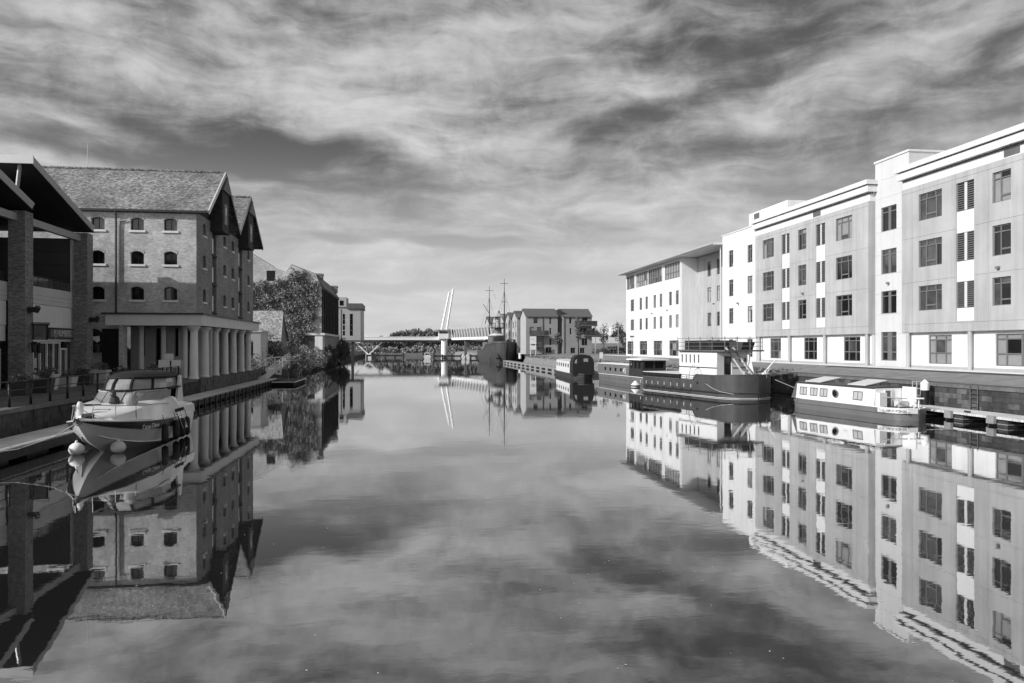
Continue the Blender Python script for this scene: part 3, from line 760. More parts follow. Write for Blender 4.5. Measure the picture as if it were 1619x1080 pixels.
part('board', MB().prism([(-.95,0,-.9),(.85,0,-.9),(.85,0,.5),(.4,0,.85),(-.4,0,.95),(-.95,0,.6)], (0,.12,0)), 'dark_void', o)
part('emblem', MB().prism([(-.8,-.02,.25),(-.2,-.02,.45),(.2,-.02,.3),(.55,-.02,.35),(.6,-.02,.0),(.4,-.02,-.15),(.15,-.02,.05),(-.3,-.02,.12),(-.8,-.02,.05)], (0,.02,0)), 'sign_white', o)
part('bracket', MB().bar((-.9,.06,.75),(-.9,.3,.75),.06,.06).bar((.8,.06,.6),(.8,.6,.6),.06,.06), 'dark_metal', o)

# ------------------------------------------------------------------ far left: modern shop building with oversailing roofs
SB = thing('shop_building', (-23.5, 49, QL), 'modern quayside restaurant building with sloping oversailing roofs and brick piers', 'building')
def q(z): return z - QL
Y0 = 49
def bay(yA, full=True):
    """one bay of the front between two piers, yA = near end (world), 9 m long"""
    a = yA + 1.1 - Y0; b = yA + 9.0 - Y0
    part('spandrel_band', MB().box(-.35, 0, a-.1, b+.1, q(6.72), q(7.84)), 'stone_band', SB)
    n = 6
    for k in range(n):
        y_ = a + (b-a)*k/n; y2 = a + (b-a)*(k+1)/n
        part('fascia_panel', MB().box(-.3, -.05, y_+.01, y2-.01, q(5.25), q(6.70)), 'panel_grey', SB)
    part('panel_joint_lines', MB().box(.001, .006, a, b, q(7.27), q(7.285)).box(.001, .006, a, b, q(7.0), q(7.012)), 'slate', SB)
    part('sign_band', MB().box(-.3, -.1, a, b, q(4.3), q(5.23)), 'panel_grey', SB)
    # balcony balustrade
    bl = part('balustrade', MB().box(-.2, -.14, a, b, q(8.5), q(8.55)), 'dark_metal', SB)
    for k in range(6): part('baluster', MB().box(-.2, -.15, a+(b-a)*k/5-.02, a+(b-a)*k/5+.02, q(7.84), q(8.5)), 'dark_metal', bl)
    part('glass_panel', MB().box(-.18, -.165, a+.03, b-.03, q(7.9), q(8.46)), 'glass_mid', bl)
    # shopfront
    part('shopfront_glazing', MB().box(-.5, -.45, a, b, .05, q(4.28)), 'glass_shop', SB)
    fr = MB(); ys = [a+.9] + [a+.9+(b-a-2.1)*k/6 for k in range(1, 7)]
    for y_ in ys: fr.box(-.42, -.3, y_-.05, y_+.05, 0, q(4.25))
    fr.box(-.42, -.28, ys[0]-.05, ys[-1]+.05, q(4.16), q(4.3)).box(-.42, -.3, ys[0], ys[-1], .0, .12)
    part('shopfront_frame', fr, 'frame_white', SB)
    for y1_, y2_ in ((a, a+.85), (b-1.15, b-.1)):
        d_ = part('door', MB().box(-.43, -.3, y1_+.02, y1_+.12, 0, q(3.85)).box(-.43, -.3, y2_-.1, y2_, 0, q(3.85)).box(-.43, -.3, y1_+.12, y2_-.1, q(3.72), q(3.85)), 'frame_white', SB)
        part('fanlight', MB().box(-.43, -.38, y1_+.02, y2_, q(3.87), q(4.26)), 'glass_dark', d_)
mat('glass_shop', .05, .04, .6, 1.3, spec=.9)
for yA in (49.1, 40.1, 31.1): bay(yA)
for yA in (49.1, 58.1, 40.1, 31.1):
    top = 12.1
    part('brick_pier', MB().box(.05, 1.0, yA-Y0, yA+1.0-Y0, 0, q(top)), 'brick_pier', SB)
    if yA < 50: part('strut', MB().tube((.5, yA+.5-Y0, q(top)), (.6, yA+.9-Y0, q(top+.5)), .07).tube((.3, yA+.5-Y0, q(top)), (.3, yA+.4-Y0, q(top+.45)), .06), 'steel', SB)
for yA in (49.1, 40.1, 31.1):
    part('pier_beam', MB().box(.25, .55, yA+1.0-Y0, yA+9.0-Y0, q(11.5), q(11.95)), 'fascia_grey', SB)
def roof(y1, y2, ze1=14.9, ze2=12.6, xa=2.4, xb=1.35):
    th = .46
    P_ = [(xa, y1-Y0, q(ze1)), (xb, y2-Y0, q(ze2)), (-11.5, y2-Y0, q(ze2)), (-11.5, y1-Y0, q(ze1))]
    part('roof_slab', MB().prism([(x-.05*(x>0), y+.04*(1 if i in (0, 3) else -1), z-th+.03) for i, (x, y, z) in enumerate(P_)], (0, 0, th-.06)), 'soffit_black', SB)
    part('roof_sheet', MB().prism([(x, y, z-.02) for x, y, z in P_], (0, 0, .04)), 'roof_white', SB)
    part('fascia', MB().prism([(xa+.01, y1-Y0, q(ze1)-th), (xa+.01, y1-Y0, q(ze1)-.022), (xb+.01, y2-Y0, q(ze2)-.022), (xb+.01, y2-Y0-.35, q(ze2)-th+.1)], (-.05, 0, 0)), 'fascia_grey', SB)
    part('fascia', MB().box(-11.5, xa+.06, y1-Y0-.05, y1-Y0+.03, q(ze1)-th, q(ze1)+.02), 'roof_white', SB, label='end fascia of the roof, painted lighter for the sun on it')  # sunlight put into the colour: lighter than the side fascia
roof(46.9, 58.5); roof(37.9, 49.5); roof(28.9, 40.5)
for y in (47.0, 38.0): part('strut', MB().tube((1.6, y-Y0+.2, q(14.5)), (1.5, y-Y0+.1, q(13.1)), .11), 'steel', SB)
part('screen_backing', MB().box(-6.3, -.14, 9.31, 9.36, q(7.85), q(11.7)), 'dark_void', SB)  # added dark sheet, stops light showing through the panel gaps
# terrace end screen, glazed upper floor, body of the building
for j in range(4): 
    for k in range(2): part('screen_panel', MB().box(-.15-3.1*(k+1)+.02, -.15-3.1*k-.02, 9.2, 9.3, q(7.9+j*.95), q(7.9+(j+1)*.95)-.02), 'dark_cladding', SB)
part('screen_post', MB().box(-.14, -.02, 9.1, 9.25, q(7.85), q(11.6)), 'pale_metal', SB)
part('terrace_floor', MB().box(-9.4, -.36, -18, 9.4, q(7.4), q(7.8)), 'dark_cladding', SB)
part('upper_wall', MB().box(-9.4, -6.4, -20, 9.4, q(7.81), q(12.55)), 'dark_cladding', SB)
part('inner_wall', MB().box(-9.4, -6.0, -20, 9.4, 0, q(7.39)), 'dark_cladding', SB)
part('end_wall', MB().box(-9.4, -.36, 9.41, 9.6, 0, q(7.8)), 'brick_pier', SB)
ug = part('upper_glazing', MB().box(-1.0, -.95, -8.8, .1, q(7.8), q(11.3)), 'glass_shop', SB)
fr = MB()
for k in range(7): fr.box(-.95, -.85, -8.8+k*1.45, -8.72+k*1.45, q(7.8), q(11.3))
fr.box(-.95, -.8, -8.8, .1, q(9.15), q(9.28)).box(-.95, -.8, -8.8, .1, q(11.2), q(11.32))
part('glazing_frame', fr, 'pale_metal', SB)
part('upper_fascia', MB().box(-.95, -.7, -9, .1, q(11.32), q(12.3)), 'panel_grey', SB)
# name board, menus, lamps, hanging sign
sg = thing('name_board', (-23.52, 56.1, 4.85), 'dark framed shopfront name board with pale block lettering above the glazed doors', 'sign')
part('board', MB().box(0, .14, -1.9, 1.85, -.36, .36), 'sign_grey', sg)
part('frame', MB().box(.142, .17, -1.9, 1.85, .28, .36).box(.142, .17, -1.9, 1.85, -.36, -.28).box(.1, .17, -1.95, -1.7, -.36, .36), 'dark_metal', sg)
text('lettering', 'PJ NUMBERS', .62, (.175, .1, .0), (R(90), 0, R(90)), 'lettering', sg, sx=.8)
hs_ = thing('hanging_sign', (-22.48, 49.9, 5.1), 'black square pub sign hanging from a bracket on the brick pier', 'sign')
part('board', MB().box(.1, .85, -.04, .04, -.62, .15), 'sign_grey', hs_)
part('frame', MB().box(.0, .98, -.06, .06, .15, .24).box(.05, .12, -.05, .05, -.66, .15).box(.83, .9, -.05, .05, -.66, .15).box(.05, .9, -.05, .05, -.72, -.64), 'dark_void', hs_)
part('bracket', MB().box(0, 1.0, -.04, .04, .26, .33), 'dark_metal', hs_)
text('lettering', 'bar', .22, (.48, -.05, -.4), (R(90), 0, 0), 'frame_grey', hs_)
for (x, y, z, lab) in ((-22.35, 49.5, 6.2, 'pair of black floodlights high on the nearer brick pier'), (-22.35, 58.5, 5.9, 'small black floodlight on the farther brick pier')):
    o = thing('floodlight', (x-.1, y, z), lab, 'lamp')
    part('housing', MB().box(.02, .4, -.2, .2, -.15, .15).prism([(.4,-.25,-.2),(.4,.25,-.2),(.55,.25,.1),(.55,-.25,.1)], (-.08, 0, .15)), 'black_paint', o)
    part('bracket', MB().bar((-.0, 0, -.2), (.2, 0, -.1), .05, .05), 'dark_metal', o)
for (x, y, z, lab) in ((-22.4, 50.2, 3.85, 'black wall lantern on the nearer brick pier beside the menus'), (-22.4, 49.5, 3.9, 'black wall lantern on the camera side of the nearer brick pier'), (-22.4, 59.1, 3.8, 'black wall lantern on the farther brick pier'), (-23.4, 52.0, 3.9, 'black wall lantern beside the white shopfront frame')):
    o = thing('wall_lantern', (x-.1, y, z), lab, 'lamp', group='wall lanterns of the restaurant')
    part('lantern', MB().lathe([(.05,-.3),(.12,-.25),(.16,.2),(.2,.22),(.04,.36)], (.3, 0, 0), 8), 'black_paint', o)
    part('bracket', MB().bar((0, 0, .25), (.3, 0, .3), .04, .04), 'dark_metal', o)
for (y, z, lab) in ((50.65, 2.95, 'upper white menu sheet on the brick pier'), (50.65, 2.2, 'lower white menu sheet on the brick pier')):
    o = part('menu_board', MB().box(-22.49, -22.45, y-.25-.4, y+.2-.4, z-.3, z+.3), 'blind_pale'); tag(o, lab, 'menu board')

# quay railing: posts, top rail and two lower rails
rl = thing('quay_railing', (-15.95, 24.5, QL), 'black iron post and rail fence along the left quay edge', 'railing')
pm_ = MB().tube((0, 0, 0), (0, 0, 1.02), .055, .05, 10).tube((0, 0, 0), (0, 0, .06), .1, .1, 10).ball((0, 0, 1.06), .075, 10, 6)
pmesh = pm_.mesh('post', 'black_paint', True)
ys = [0 + 1.8*k for k in range(19)]
for y in ys: link('post', pmesh, rl, (0, y, 0))
for nm, z, r_, m in (('top_rail', 1.08, .025, 'dark_metal'), ('rail', .72, .018, 'dark_metal'), ('rail', .36, .018, 'dark_metal')):
    part(nm, MB().tube((0, 0, z), (0, ys[-1], z), r_, r_, 8), m, rl)
# planters along the shop front
def planter(x, y, lab, sc=1.0, tall=.7):
    o = thing('planter', (x, y, QL), lab, 'planter', group='flower planters on the restaurant terrace')
    part('pot', MB().loft([[(-.42*sc,-.32*sc,0),(.42*sc,-.32*sc,0),(.42*sc,.32*sc,0),(-.42*sc,.32*sc,0)],[(-.5*sc,-.4*sc,tall),(.5*sc,-.4*sc,tall),(.5*sc,.4*sc,tall),(-.5*sc,.4*sc,tall)]], True), 'stone_band' if random.random() < .5 else 'dark_cladding', o)
    tag(link('foliage', leaves_mesh('foliage', blob_pts((0, 0, tall+.18), (.55*sc, .5*sc, .32), 380, 7), .05, 'leaf_dark'), o), kind='stuff')
    tag(link('flowers', leaves_mesh('flowers', blob_pts((0, 0, tall+.25), (.55*sc, .5*sc, .32), 50, 7), .035, 'flower'), o), kind='stuff')
for i, (x, y, lab) in enumerate([(-19.6, 42.2, 'nearest flower planter on the terrace, by the left edge of the picture'), (-19.6, 44.4, 'pale planter between the first and second railing posts'), (-20.6, 47.6, 'planter of flowers in front of the nearer brick pier'),
     (-20.9, 50.6, 'planter with trailing flowers before the white shopfront frame'), (-20.8, 53.2, 'flower planter in the middle of the glazed shopfront'), (-20.8, 55.8, 'planter at the far end of the glazed shopfront'), (-20.4, 58.6, 'low planter of shrubs beside the farther brick pier'), (-18.4, 59.4, 'planter near the dark doorway of the warehouse')]):
    planter(x, y, lab, 1.0 + .2*(i % 2), .62 + .14*(i % 3))
def cafe(x, y, lab):
    o = thing('cafe_table', (x, y, QL), lab, 'table', group='dark tables in the colonnade')
    part('table_top', MB().lathe([(.38, .72), (.38, .75)], n=14), 'dark_metal', o)
    part('stem', MB().tube((0, 0, 0), (0, 0, .72), .035).tube((0, 0, 0), (0, 0, .04), .25, .2), 'dark_metal', o)
ch0 = None
def chair(x, y, rot, lab):
    global ch0
    if ch0 is None:
        ch0 = o = thing('cafe_chair', (0, 0, 0), lab, 'chair', group='dark chairs in the colonnade')
        part('seat', MB().box(-.22, .22, -.22, .22, .42, .46), 'dark_cladding', o)
        part('backrest', MB().prism([(-.22,.18,.5),(.22,.18,.5),(.2,.26,.95),(-.2,.26,.95)], (0,.03,0)), 'dark_cladding', o)
        lg = MB().tube((0,0,0), (0,0,.42), .018, .018, 6).mesh('leg', 'steel')
        for sx in (-.2, .2):
            for sy in (-.2, .2): link('leg', lg, o, (sx, sy, 0))
        o.location = (x, y, QL); o.rotation_euler.z = rot; return
    c = copy_tree(ch0, None, (x, y, QL), lab, rot)
for x, y, l in ((-20.2, 62.2, 'dark round table under the colonnade nearest the dark doorway'), (-18.6, 62.0, 'dark round table in the middle of the colonnade opening')): cafe(x, y, l)
for x, y, r_, l in ((-20.9, 62.0, 1.4, 'dark chair beside the inner brick pier of the colonnade'), (-19.5, 62.3, -1.6, 'dark chair to the right of the first colonnade table'), (-19.2, 61.6, 1.2, 'dark chair facing the middle colonnade table'), (-17.9, 62.2, -1.3, 'dark chair just behind the corner column')): chair(x, y, r_, l)
o = thing('notice_board', (-16.35, 56.9, QL), 'white notice board with a black mark on the railing before the corner column', 'sign')
part('board', MB().box(-.95, .55, -.03, .0, 1.0, 1.55), 'sign_white', o)
part('mark', MB().box(-.18, -.08, -.036, -.031, 1.1, 1.5), 'dark_void', o)
part('upper_board', MB().box(-.55, .05, .05, .08, 1.58, 2.0), 'stone_beam', o)
part('post', MB().tube((-.25, .04, 0), (-.25, .04, 1.58), .04).tube((.62, .0, 0), (.62, 0, 1.6), .04), 'pale_steel', o)

# ------------------------------------------------------------------ left pontoon, gangway and end platform
pt = thing('pontoon', (-15.2, 26, 0), 'long low timber decked pontoon below the left quay wall', 'pontoon')
dkm = MB().box(-.1, 1.8, .02, 2.98, .33, .45).mesh('deck_section', 'decking')
fen = MB().box(1.8, 1.9, 0, 3, .12, .42).mesh('side_timber', 'timber_dark')
flo = MB().box(.2, 1.7, .6, 2.3, -.3, .31).mesh('float', 'timber_dark')
edg = MB().box(1.72, 1.86, 0, 3.0, .452, .49).mesh('edge_strip', 'timber')
rub = MB().box(1.9, 1.98, 0, .16, -.1, .5).mesh('fender_post', 'rubber')
for k in range(20):
    link('deck_section', dkm, pt, (0, 3*k, 0)); link('side_timber', fen, pt, (0, 3*k, 0)); link('float', flo, pt, (0, 3*k, 0)); link('edge_strip', edg, pt, (0, 3*k, 0))
    if k > 5:
        for j in range(2): link('fender_post', rub, pt, (0, 3*k+1.4*j+.3, 0))
pf = thing('floating_platform', (-13.2, 80, 0), 'black floating landing platform with a pale rim at the end of the pontoon', 'platform')
part('deck', MB().box(-.6, 2.2, -1, 8, .26, .34), 'timber_dark', pf)
part('float', MB().box(-.5, 2.1, -.9, 7.9, -.3, .26), 'dark_void', pf)
part('rim', MB().box(-.6, 2.25, -1.08, -1.0, .3, .40).box(2.2, 2.28, -1.0, 8, .3, .40), 'stone_beam', pf)
hp = MB()
for k in range(9):
    t0, t1 = math.pi*.6*k/9, math.pi*.6*(k+1)/9
    hp.tube((1.0-math.cos(t0)*.0, 2+math.cos(t0)*1.0, .34+1.2*math.sin(t0)), (1.0, 2+math.cos(t1)*1.0, .34+1.2*math.sin(t1)), .03)
part('handrail', hp, 'pale_steel', pf); part('handrail', MB().path([(1.8, 5, .34), (1.9, 5.2, 1.3), (1.9, 6.6, 1.5), (1.9, 6.8, .34)], .03), 'pale_steel', pf)
o = thing('warning_sign', (-12.9, 80.8, .34), 'tilted white warning sign standing on the floating platform', 'sign')
part('board', MB().prism([(-.3,0,.75),(.32,0,.65),(.4,0,1.35),(-.22,0,1.45)], (0,.03,0)), 'sign_white', o)
part('mark', MB().prism([(-.05,-.006,.95),(.15,-.006,.92),(.12,-.006,1.22)], (0,.004,0)), 'dark_void', o)
part('stand', MB().tube((.05, .1, 0), (.05, .05, .8), .03).tube((-.2, .3, 0), (.05, .05, .7), .03), 'dark_metal', o)
gw = thing('gangway', (-15.25, 83.5, .45), 'sloping gangway with pale railings from the quay down to the pontoon', 'gangway')
L_, Hh = 16, 1.6
part('ramp', MB().prism([(-.8,0,0),(.8,0,0),(.8,L_,Hh),(-.8,L_,Hh)], (0,0,.08)), 'stone_band', gw)
for s_ in (-.8, .8):
    rr = part('side_rail', MB().path([(s_, 0, .1), (s_, .6, 1.15), (s_, L_, Hh+1.15)], .035).path([(s_, .5, .75), (s_, L_, Hh+.7)], .025), 'stone_beam', gw)
    for k in range(11): part('upright', MB().tube((s_, .8+k*1.5, (.8+k*1.5)/L_*Hh), (s_, .8+k*1.5, (.8+k*1.5)/L_*Hh+1.12), .028), 'stone_beam', rr)
fr = thing('guard_railing', (-17.4, 84, QL), 'pale galvanised guard railing at the head of the gangway', 'railing')
part('rail', MB().path([(0,0,1.1),(4.2,12,1.3),(4.4,16,1.5)], .035).path([(0,0,.55),(4.2,12,.8)], .025), 'stone_beam', fr)
for k in range(7): part('post', MB().tube((.6*k+.1, 1.75*k, -.2), (.6*k+.1, 1.75*k, 1.15), .035), 'stone_beam', fr)
fr = thing('guard_railing', (-15.7, 82, QL-.3), 'short pale railing at the end of the column plinth', 'railing')
part('rail', MB().path([(0,0,0),(0,0,1.2),(0,2.5,1.2),(0,2.5,0)], .035).path([(0,0,.6),(0,2.5,.6)], .025).path([(0,1.2,0),(0,1.2,1.2)], .025), 'stone_beam', fr)
o = thing('notice_sign', (-16.6, 93, QL), 'small white rectangular sign on a post above the gangway', 'sign')
part('board', MB().box(-.2, .2, -.02, .02, 1.9, 2.5), 'sign_white', o); part('post', MB().tube((0, .03, 0), (0, .03, 2.0), .03), 'steel', o)

# ------------------------------------------------------------------ moored cabin cruiser (local: x towards the bow, y to port)
CB = thing('cabin_cruiser', (-11.25, 33.0, 0), 'white motor cruiser with a black canvas canopy moored at the left pontoon', 'boat', R(-90))
ST = [(-4.5,1.42,.98,1.28,.06,-.35),(-3,1.5,.98,1.34,.07,-.4),(-1.2,1.55,1.0,1.34,.09,-.42),(.4,1.54,1.05,1.26,.14,-.4),(1.6,1.42,1.11,1.02,.26,-.25),(2.5,1.22,1.17,.72,.42,.02),(3.3,.93,1.24,.42,.62,.32),(3.95,.58,1.31,.2,.83,.62),(4.4,.28,1.37,.07,1.08,.95),(4.72,.05,1.41,.015,1.3,1.22)]
def ring(s, zt=None):
    x, b, z, cb, cz, kz = s
    return [(x,-b,z),(x,-(b*.93+cb*.07),z-.22*(z-cz)),(x,-(b*.6+cb*.4),z-.55*(z-cz)),(x,-cb,cz),(x,-cb*.93,cz-.02),(x,0,kz),(x,cb*.93,cz-.02),(x,cb,cz),(x,(b*.6+cb*.4),z-.55*(z-cz)),(x,(b*.93+cb*.07),z-.22*(z-cz)),(x,b,z)]
def interp(ST, x):
    for a, b in zip(ST[:-1], ST[1:]):
        if a[0] <= x <= b[0]:
            t = (x-a[0])/(b[0]-a[0]); return tuple(p+(q_-p)*t for p, q_ in zip(a, b))
    return ST[-1]
xs = [-4.5+ (9.22)*k/36 for k in range(37)]
h = part('hull', MB().loft([ring(interp(ST, x)) for x in xs], False, False).add(ring(ST[0]), [tuple(range(11))[::-1]]), 'gelcoat_grey', CB); auto_smooth(h, 28)
for s_ in (-1, 1):
    mb = MB()
    mb.loft([[(x, s_*(i_[1]+.012), i_[2]-.04), (x, s_*(i_[1]*.93+i_[3]*.07+.014), i_[2]-.22*(i_[2]-i_[4])-.01), (x, s_*(i_[1]*.83+i_[3]*.17+.016), i_[2]-.42*(i_[2]-i_[4]))] for x in [-1.0+5.72*k/24 for k in range(25)] for i_ in [interp(ST, x)]], False, False)
    part('hull_stripe', mb, 'black_paint', CB, label='black stripe under the gunwale')
    mb = MB(); pr_ = [(x, s_*(interp(ST, x)[1]+.02), interp(ST, x)[2]-.015) for x in xs]
    part('rubbing_strake', mb.path(pr_, .03, 6), 'gelcoat', CB)
    part('chine_rail', MB().path([(x, s_*(interp(ST, x)[3]+.01), interp(ST, x)[4]) for x in xs[:33]], .022, 5), 'gelcoat', CB)
dk = MB().loft([[(x,-i_[1],i_[2]),(x,-i_[1]*.6,i_[2]+.06),(x,0,i_[2]+.09),(x,i_[1]*.6,i_[2]+.06),(x,i_[1],i_[2])] for x in xs for i_ in [interp(ST, x)]], False, False)
auto_smooth(part('deck', dk, 'gelcoat', CB), 40)
CR = [(4.0,.2,1.32,1.36),(3.4,.58,1.28,1.46),(2.6,.95,1.2,1.58),(1.7,1.2,1.14,1.71),(.9,1.34,1.08,1.80),(-.9,1.42,1.02,1.88)]
cr = part('coachroof', MB().loft([[(x,-b-.1,z0),(x,-b,z1-.08),(x,-b*.82,z1),(x,0,z1+.05),(x,b*.82,z1),(x,b,z1-.08),(x,b+.1,z0)] for x, b, z0, z1 in CR], False, True), 'gelcoat', CB); auto_smooth(cr, 30)
part('coaming', MB().loft([[(x,-1.5,.96),(x,-1.46,1.3),(x,-1.36,z),(x,-1.2,z),(x,-1.2,1.0)] for x, z in ((-.88,1.86),(-1.4,1.84),(-2.2,1.66),(-3.6,1.42),(-4.4,1.32))], False, True), 'gelcoat', CB)
part('coaming', MB().loft([[(x,1.2,1.0),(x,1.2,z),(x,1.36,z),(x,1.46,1.3),(x,1.5,.96)] for x, z in ((-.88,1.86),(-1.4,1.84),(-2.2,1.66),(-3.6,1.42),(-4.4,1.32))], False, True), 'gelcoat', CB)
part('cockpit_floor', MB().box(-4.4, .8, -1.25, 1.25, .9, 1.0), 'stone_band', CB)
part('stern_board', MB().box(-4.5, -4.3, -1.35, 1.35, .95, 1.36), 'gelcoat', CB)
part('swim_platform', MB().prism([(-4.5,-1.2,.3),(-4.5,1.2,.3),(-5.2,1.0,.3),(-5.2,-1.0,.3)], (0,0,.1)), 'gelcoat', CB)
def curve(xf, xb, w, z, n=16, p=2.6, d=None):
    d = (xf-xb)*.55 if d is None else d
    pts = []
    for k in range(n+1):
        t = -1+2*k/n; pts.append((xf - d*abs(t)**p, w*math.copysign(abs(t)**.9, t), z))
    return [(xb, -w*1.01, z)] + pts + [(xb, w*1.01, z)]
ws = part('windscreen', MB().loft([curve(1.55,-1.2,1.32,1.72), curve(.75,-1.5,1.26,2.17)], False, False), 'screen_glass', CB)
part('screen_frame', MB().path([(a+.01, b*1.005, c) for a, b, c in curve(.75,-1.5,1.26,2.17)], .028, 6), 'pale_steel', ws)
for i in (6, 8, 10, 12):
    a = curve(1.55,-1.2,1.32,1.72)[i]; b = curve(.75,-1.5,1.26,2.17)[i]
    part('mullion', MB().tube(Vector(a)+Vector((.02,0,.01)), Vector(b)+Vector((.02,0,0)), .02), 'pale_steel', ws)
cv = [curve(.72,-2.7,1.2,2.19), curve(.55,-2.7,1.17,2.45), curve(.2,-2.65,1.08,2.72)]
vy = part('canopy_windows', MB().loft(cv, False, False), 'vinyl', CB)
cz = [curve(.24,-2.65,1.16,2.70), curve(.02,-2.62,1.02,2.82), curve(-.4,-2.6,.7,2.90), curve(-.8,-2.6,.3,2.93)]
mb = MB().loft(cz, False, False); mb.add(cz[-1], [tuple(range(len(cz[-1])))]) 
auto_smooth(part('canopy_top', mb, 'canvas_black', CB), 60)
part('canopy_hem', MB().path([(a+.03, b*1.02, c) for a, b, c in curve(.74,-2.7,1.27,2.2)], .055, 6), 'canvas_black', CB)
part('canopy_hem', MB().path([(a+.02, b*1.02, c) for a, b, c in curve(.24,-2.65,1.16,2.70)], .06, 6), 'canvas_black', CB)
for i in (3, 7, 11, 15, 18):
    mb = MB(); pp = [Vector(cv[j][i])+Vector((.02,0,0)) for j in range(3)]
    mb.path(pp, .06, 6); part('canopy_strap', mb, 'canvas_black', CB)
part('canopy_back', MB().add([(-2.68,-1.2,1.7),(-2.68,1.2,1.7),(-2.63,1.1,2.75),(-2.63,-1.1,2.75)], [(0,1,2,3)]), 'canvas_black', CB)
ra = MB()
for s_ in (-1, 1):
    ra.prism([(-1.9,s_*1.40,1.55),(-2.9,s_*1.40,1.4),(-2.95,s_*1.3,2.66),(-2.7,s_*1.3,2.66)], (0,-s_*.09,0))
ra.box(-2.95,-2.70,-1.3,1.3,2.58,2.68)
part('radar_arch', ra, 'gelcoat', CB)
for s_ in (1, -1): rl_ = part('bow_rail', MB().path([(x, s_*b*.9, z) for x, b, z in [(-.6,1.62,1.6),(1,1.5,1.68),(2.2,1.25,1.72),(3.3,.85,1.8),(4.2,.35,1.9)]], .016, 6), 'pale_steel', CB)
for x, b, z in [(-.6,1.55,1.6),(1,1.42,1.68),(2.2,1.18,1.72),(3.3,.8,1.8),(4.2,.32,1.9)]:
    for s_ in (-1, 1): part('stanchion', MB().tube((x+.1, s_*b*.95, interp(ST, x)[2]), (x, s_*b*.9, z), .014), 'steel', rl_)
part('hatch', MB().box(2.15, 2.75, -.28, .28, 1.55, 1.63), 'vinyl', CB)
part('vent', MB().box(1.75, 1.9, -.95, -.35, 1.71, 1.76), 'dark_void', CB)
part('windlass', MB().box(3.75, 4.1, -.14, .14, 1.36, 1.48).tube((3.9,-.2,1.5),(3.9,.2,1.5),.07), 'dark_metal', CB)
an = part('anchor', MB().bar((3.9,0,1.46),(4.85,0,1.44),.05,.05).prism([(4.75,-.16,1.32),(4.95,0,1.5),(4.75,.16,1.32),(4.8,0,1.2)], (.05,0,.02)), 'steel', CB)
part('wiper', MB().bar((1.45,-.5,1.84),(1.15,-.9,2.05),.02,.02), 'dark_metal', ws)
text('lettering', 'Carpe Diem', .26, (1.6, 1.42, .86), (R(80), 0, R(170)), 'lettering', CB, shear=.3)
part('air_vents', MB().box(-2.6, -1.4, 1.465, 1.50, 1.15, 1.28), 'dark_void', CB)
def hang(name, x, y, z, mb, m, label, grp, line):
    o = thing(name, (x, y, z), label, 'fender', group=grp)
    auto_smooth(part('body', mb, m, o), 50)
    part('lanyard', MB().tube((0, 0, line[0]), (line[2], line[3], line[1]), .012, .012, 5), 'dark_metal', o)
ball = lambda: MB().ball((0, 0, 0), .27, 18, 12, .9).tube((0, 0, .2), (0, 0, .32), .07, .04)
hang('ball_fender', -11.95, 29.9, .2, ball(), 'buoy_white', 'round white ball fender at the tip of the cruiser bow, left of the pair', 'white ball fenders at the bow', (.34, 1.1, .1, .5))
hang('ball_fender', -10.60, 30.15, .22, ball(), 'buoy_white', 'round white ball fender against the cruiser bow, right of the pair', 'white ball fenders at the bow', (.34, 1.1, -.02, .3))
for i, (y, l) in enumerate([(32.4, 'foremost black cylinder fender on the cruiser side'), (33.9, 'second black cylinder fender along the cruiser side'), (34.8, 'third black cylinder fender along the cruiser side'), (35.5, 'rearmost black cylinder fender near the cruiser stern')]):
    hang('cylinder_fender', -9.60, y, .45, MB().lathe([(.03,-.42),(.13,-.34),(.14,-.2),(.14,.22),(.12,.34),(.03,.42)], n=12), 'rubber', l, 'black fenders on the cruiser', (.4, .75, -.1, 0))
o = thing('upright_fender', (-11.75, 29.7, 1.38), 'pale upright bottle shaped fender standing on the port side of the cruiser bow', 'fender')
o['label'] = 'pale bottle shaped fender standing upright on the pontoon side of the cruiser bow'
part('body', MB().lathe([(.07,0),(.11,.06),(.115,.45),(.08,.56),(.04,.6)], n=14), 'pale_metal', o); part('cap', MB().lathe([(.05,.58),(.06,.63),(.02,.69)], n=10), 'dark_void', o)
o = thing('deck_fender_bundle', (-10.9, 31.35, 1.62), 'clear round inflated ball beside a dark rope bundle on the cruiser foredeck', 'fender')
part('ball', MB().ball((.35, 0, .27), .27, 16, 10), 'vinyl', o)
part('bundle', MB().ball((-.25, 0, .22), .2, 10, 6, 1.2).ball((-.28, -.05, .5), .12, 8, 6).tube((-.1,0,.1),(.05,-.3,-.1),.04), 'dark_metal', o)
o = part('mooring_rope', MB().path([(-11.3, 28.6, 1.35), (-12.0, 28.1, .85), (-12.8, 27.4, .55), (-13.6, 26.9, .47), (-14.1, 26.6, .50)], .018, 6), 'rope'); tag(o, 'pale mooring rope sagging from the cruiser bow to the pontoon', 'rope')
o = part('mooring_cleat', MB().box(-14.2, -14.0, 26.4, 26.7, .455, .5).tube((-14.1, 26.38, .53), (-14.1, 26.78, .53), .03), 'pale_steel'); tag(o, 'small pale cleat on the pontoon holding the cruiser rope', 'cleat')
o = part('white_tarpaulin', MB().loft([[(-9.75+.12*k, 34.6+.25*j, 1.15-.4*k*.9-.03*(j % 2)) for k in range(3)] for j in range(4)], False, False), 'gelcoat'); tag(o, 'white cloth draped over the side of the cruiser near its stern', 'cloth')

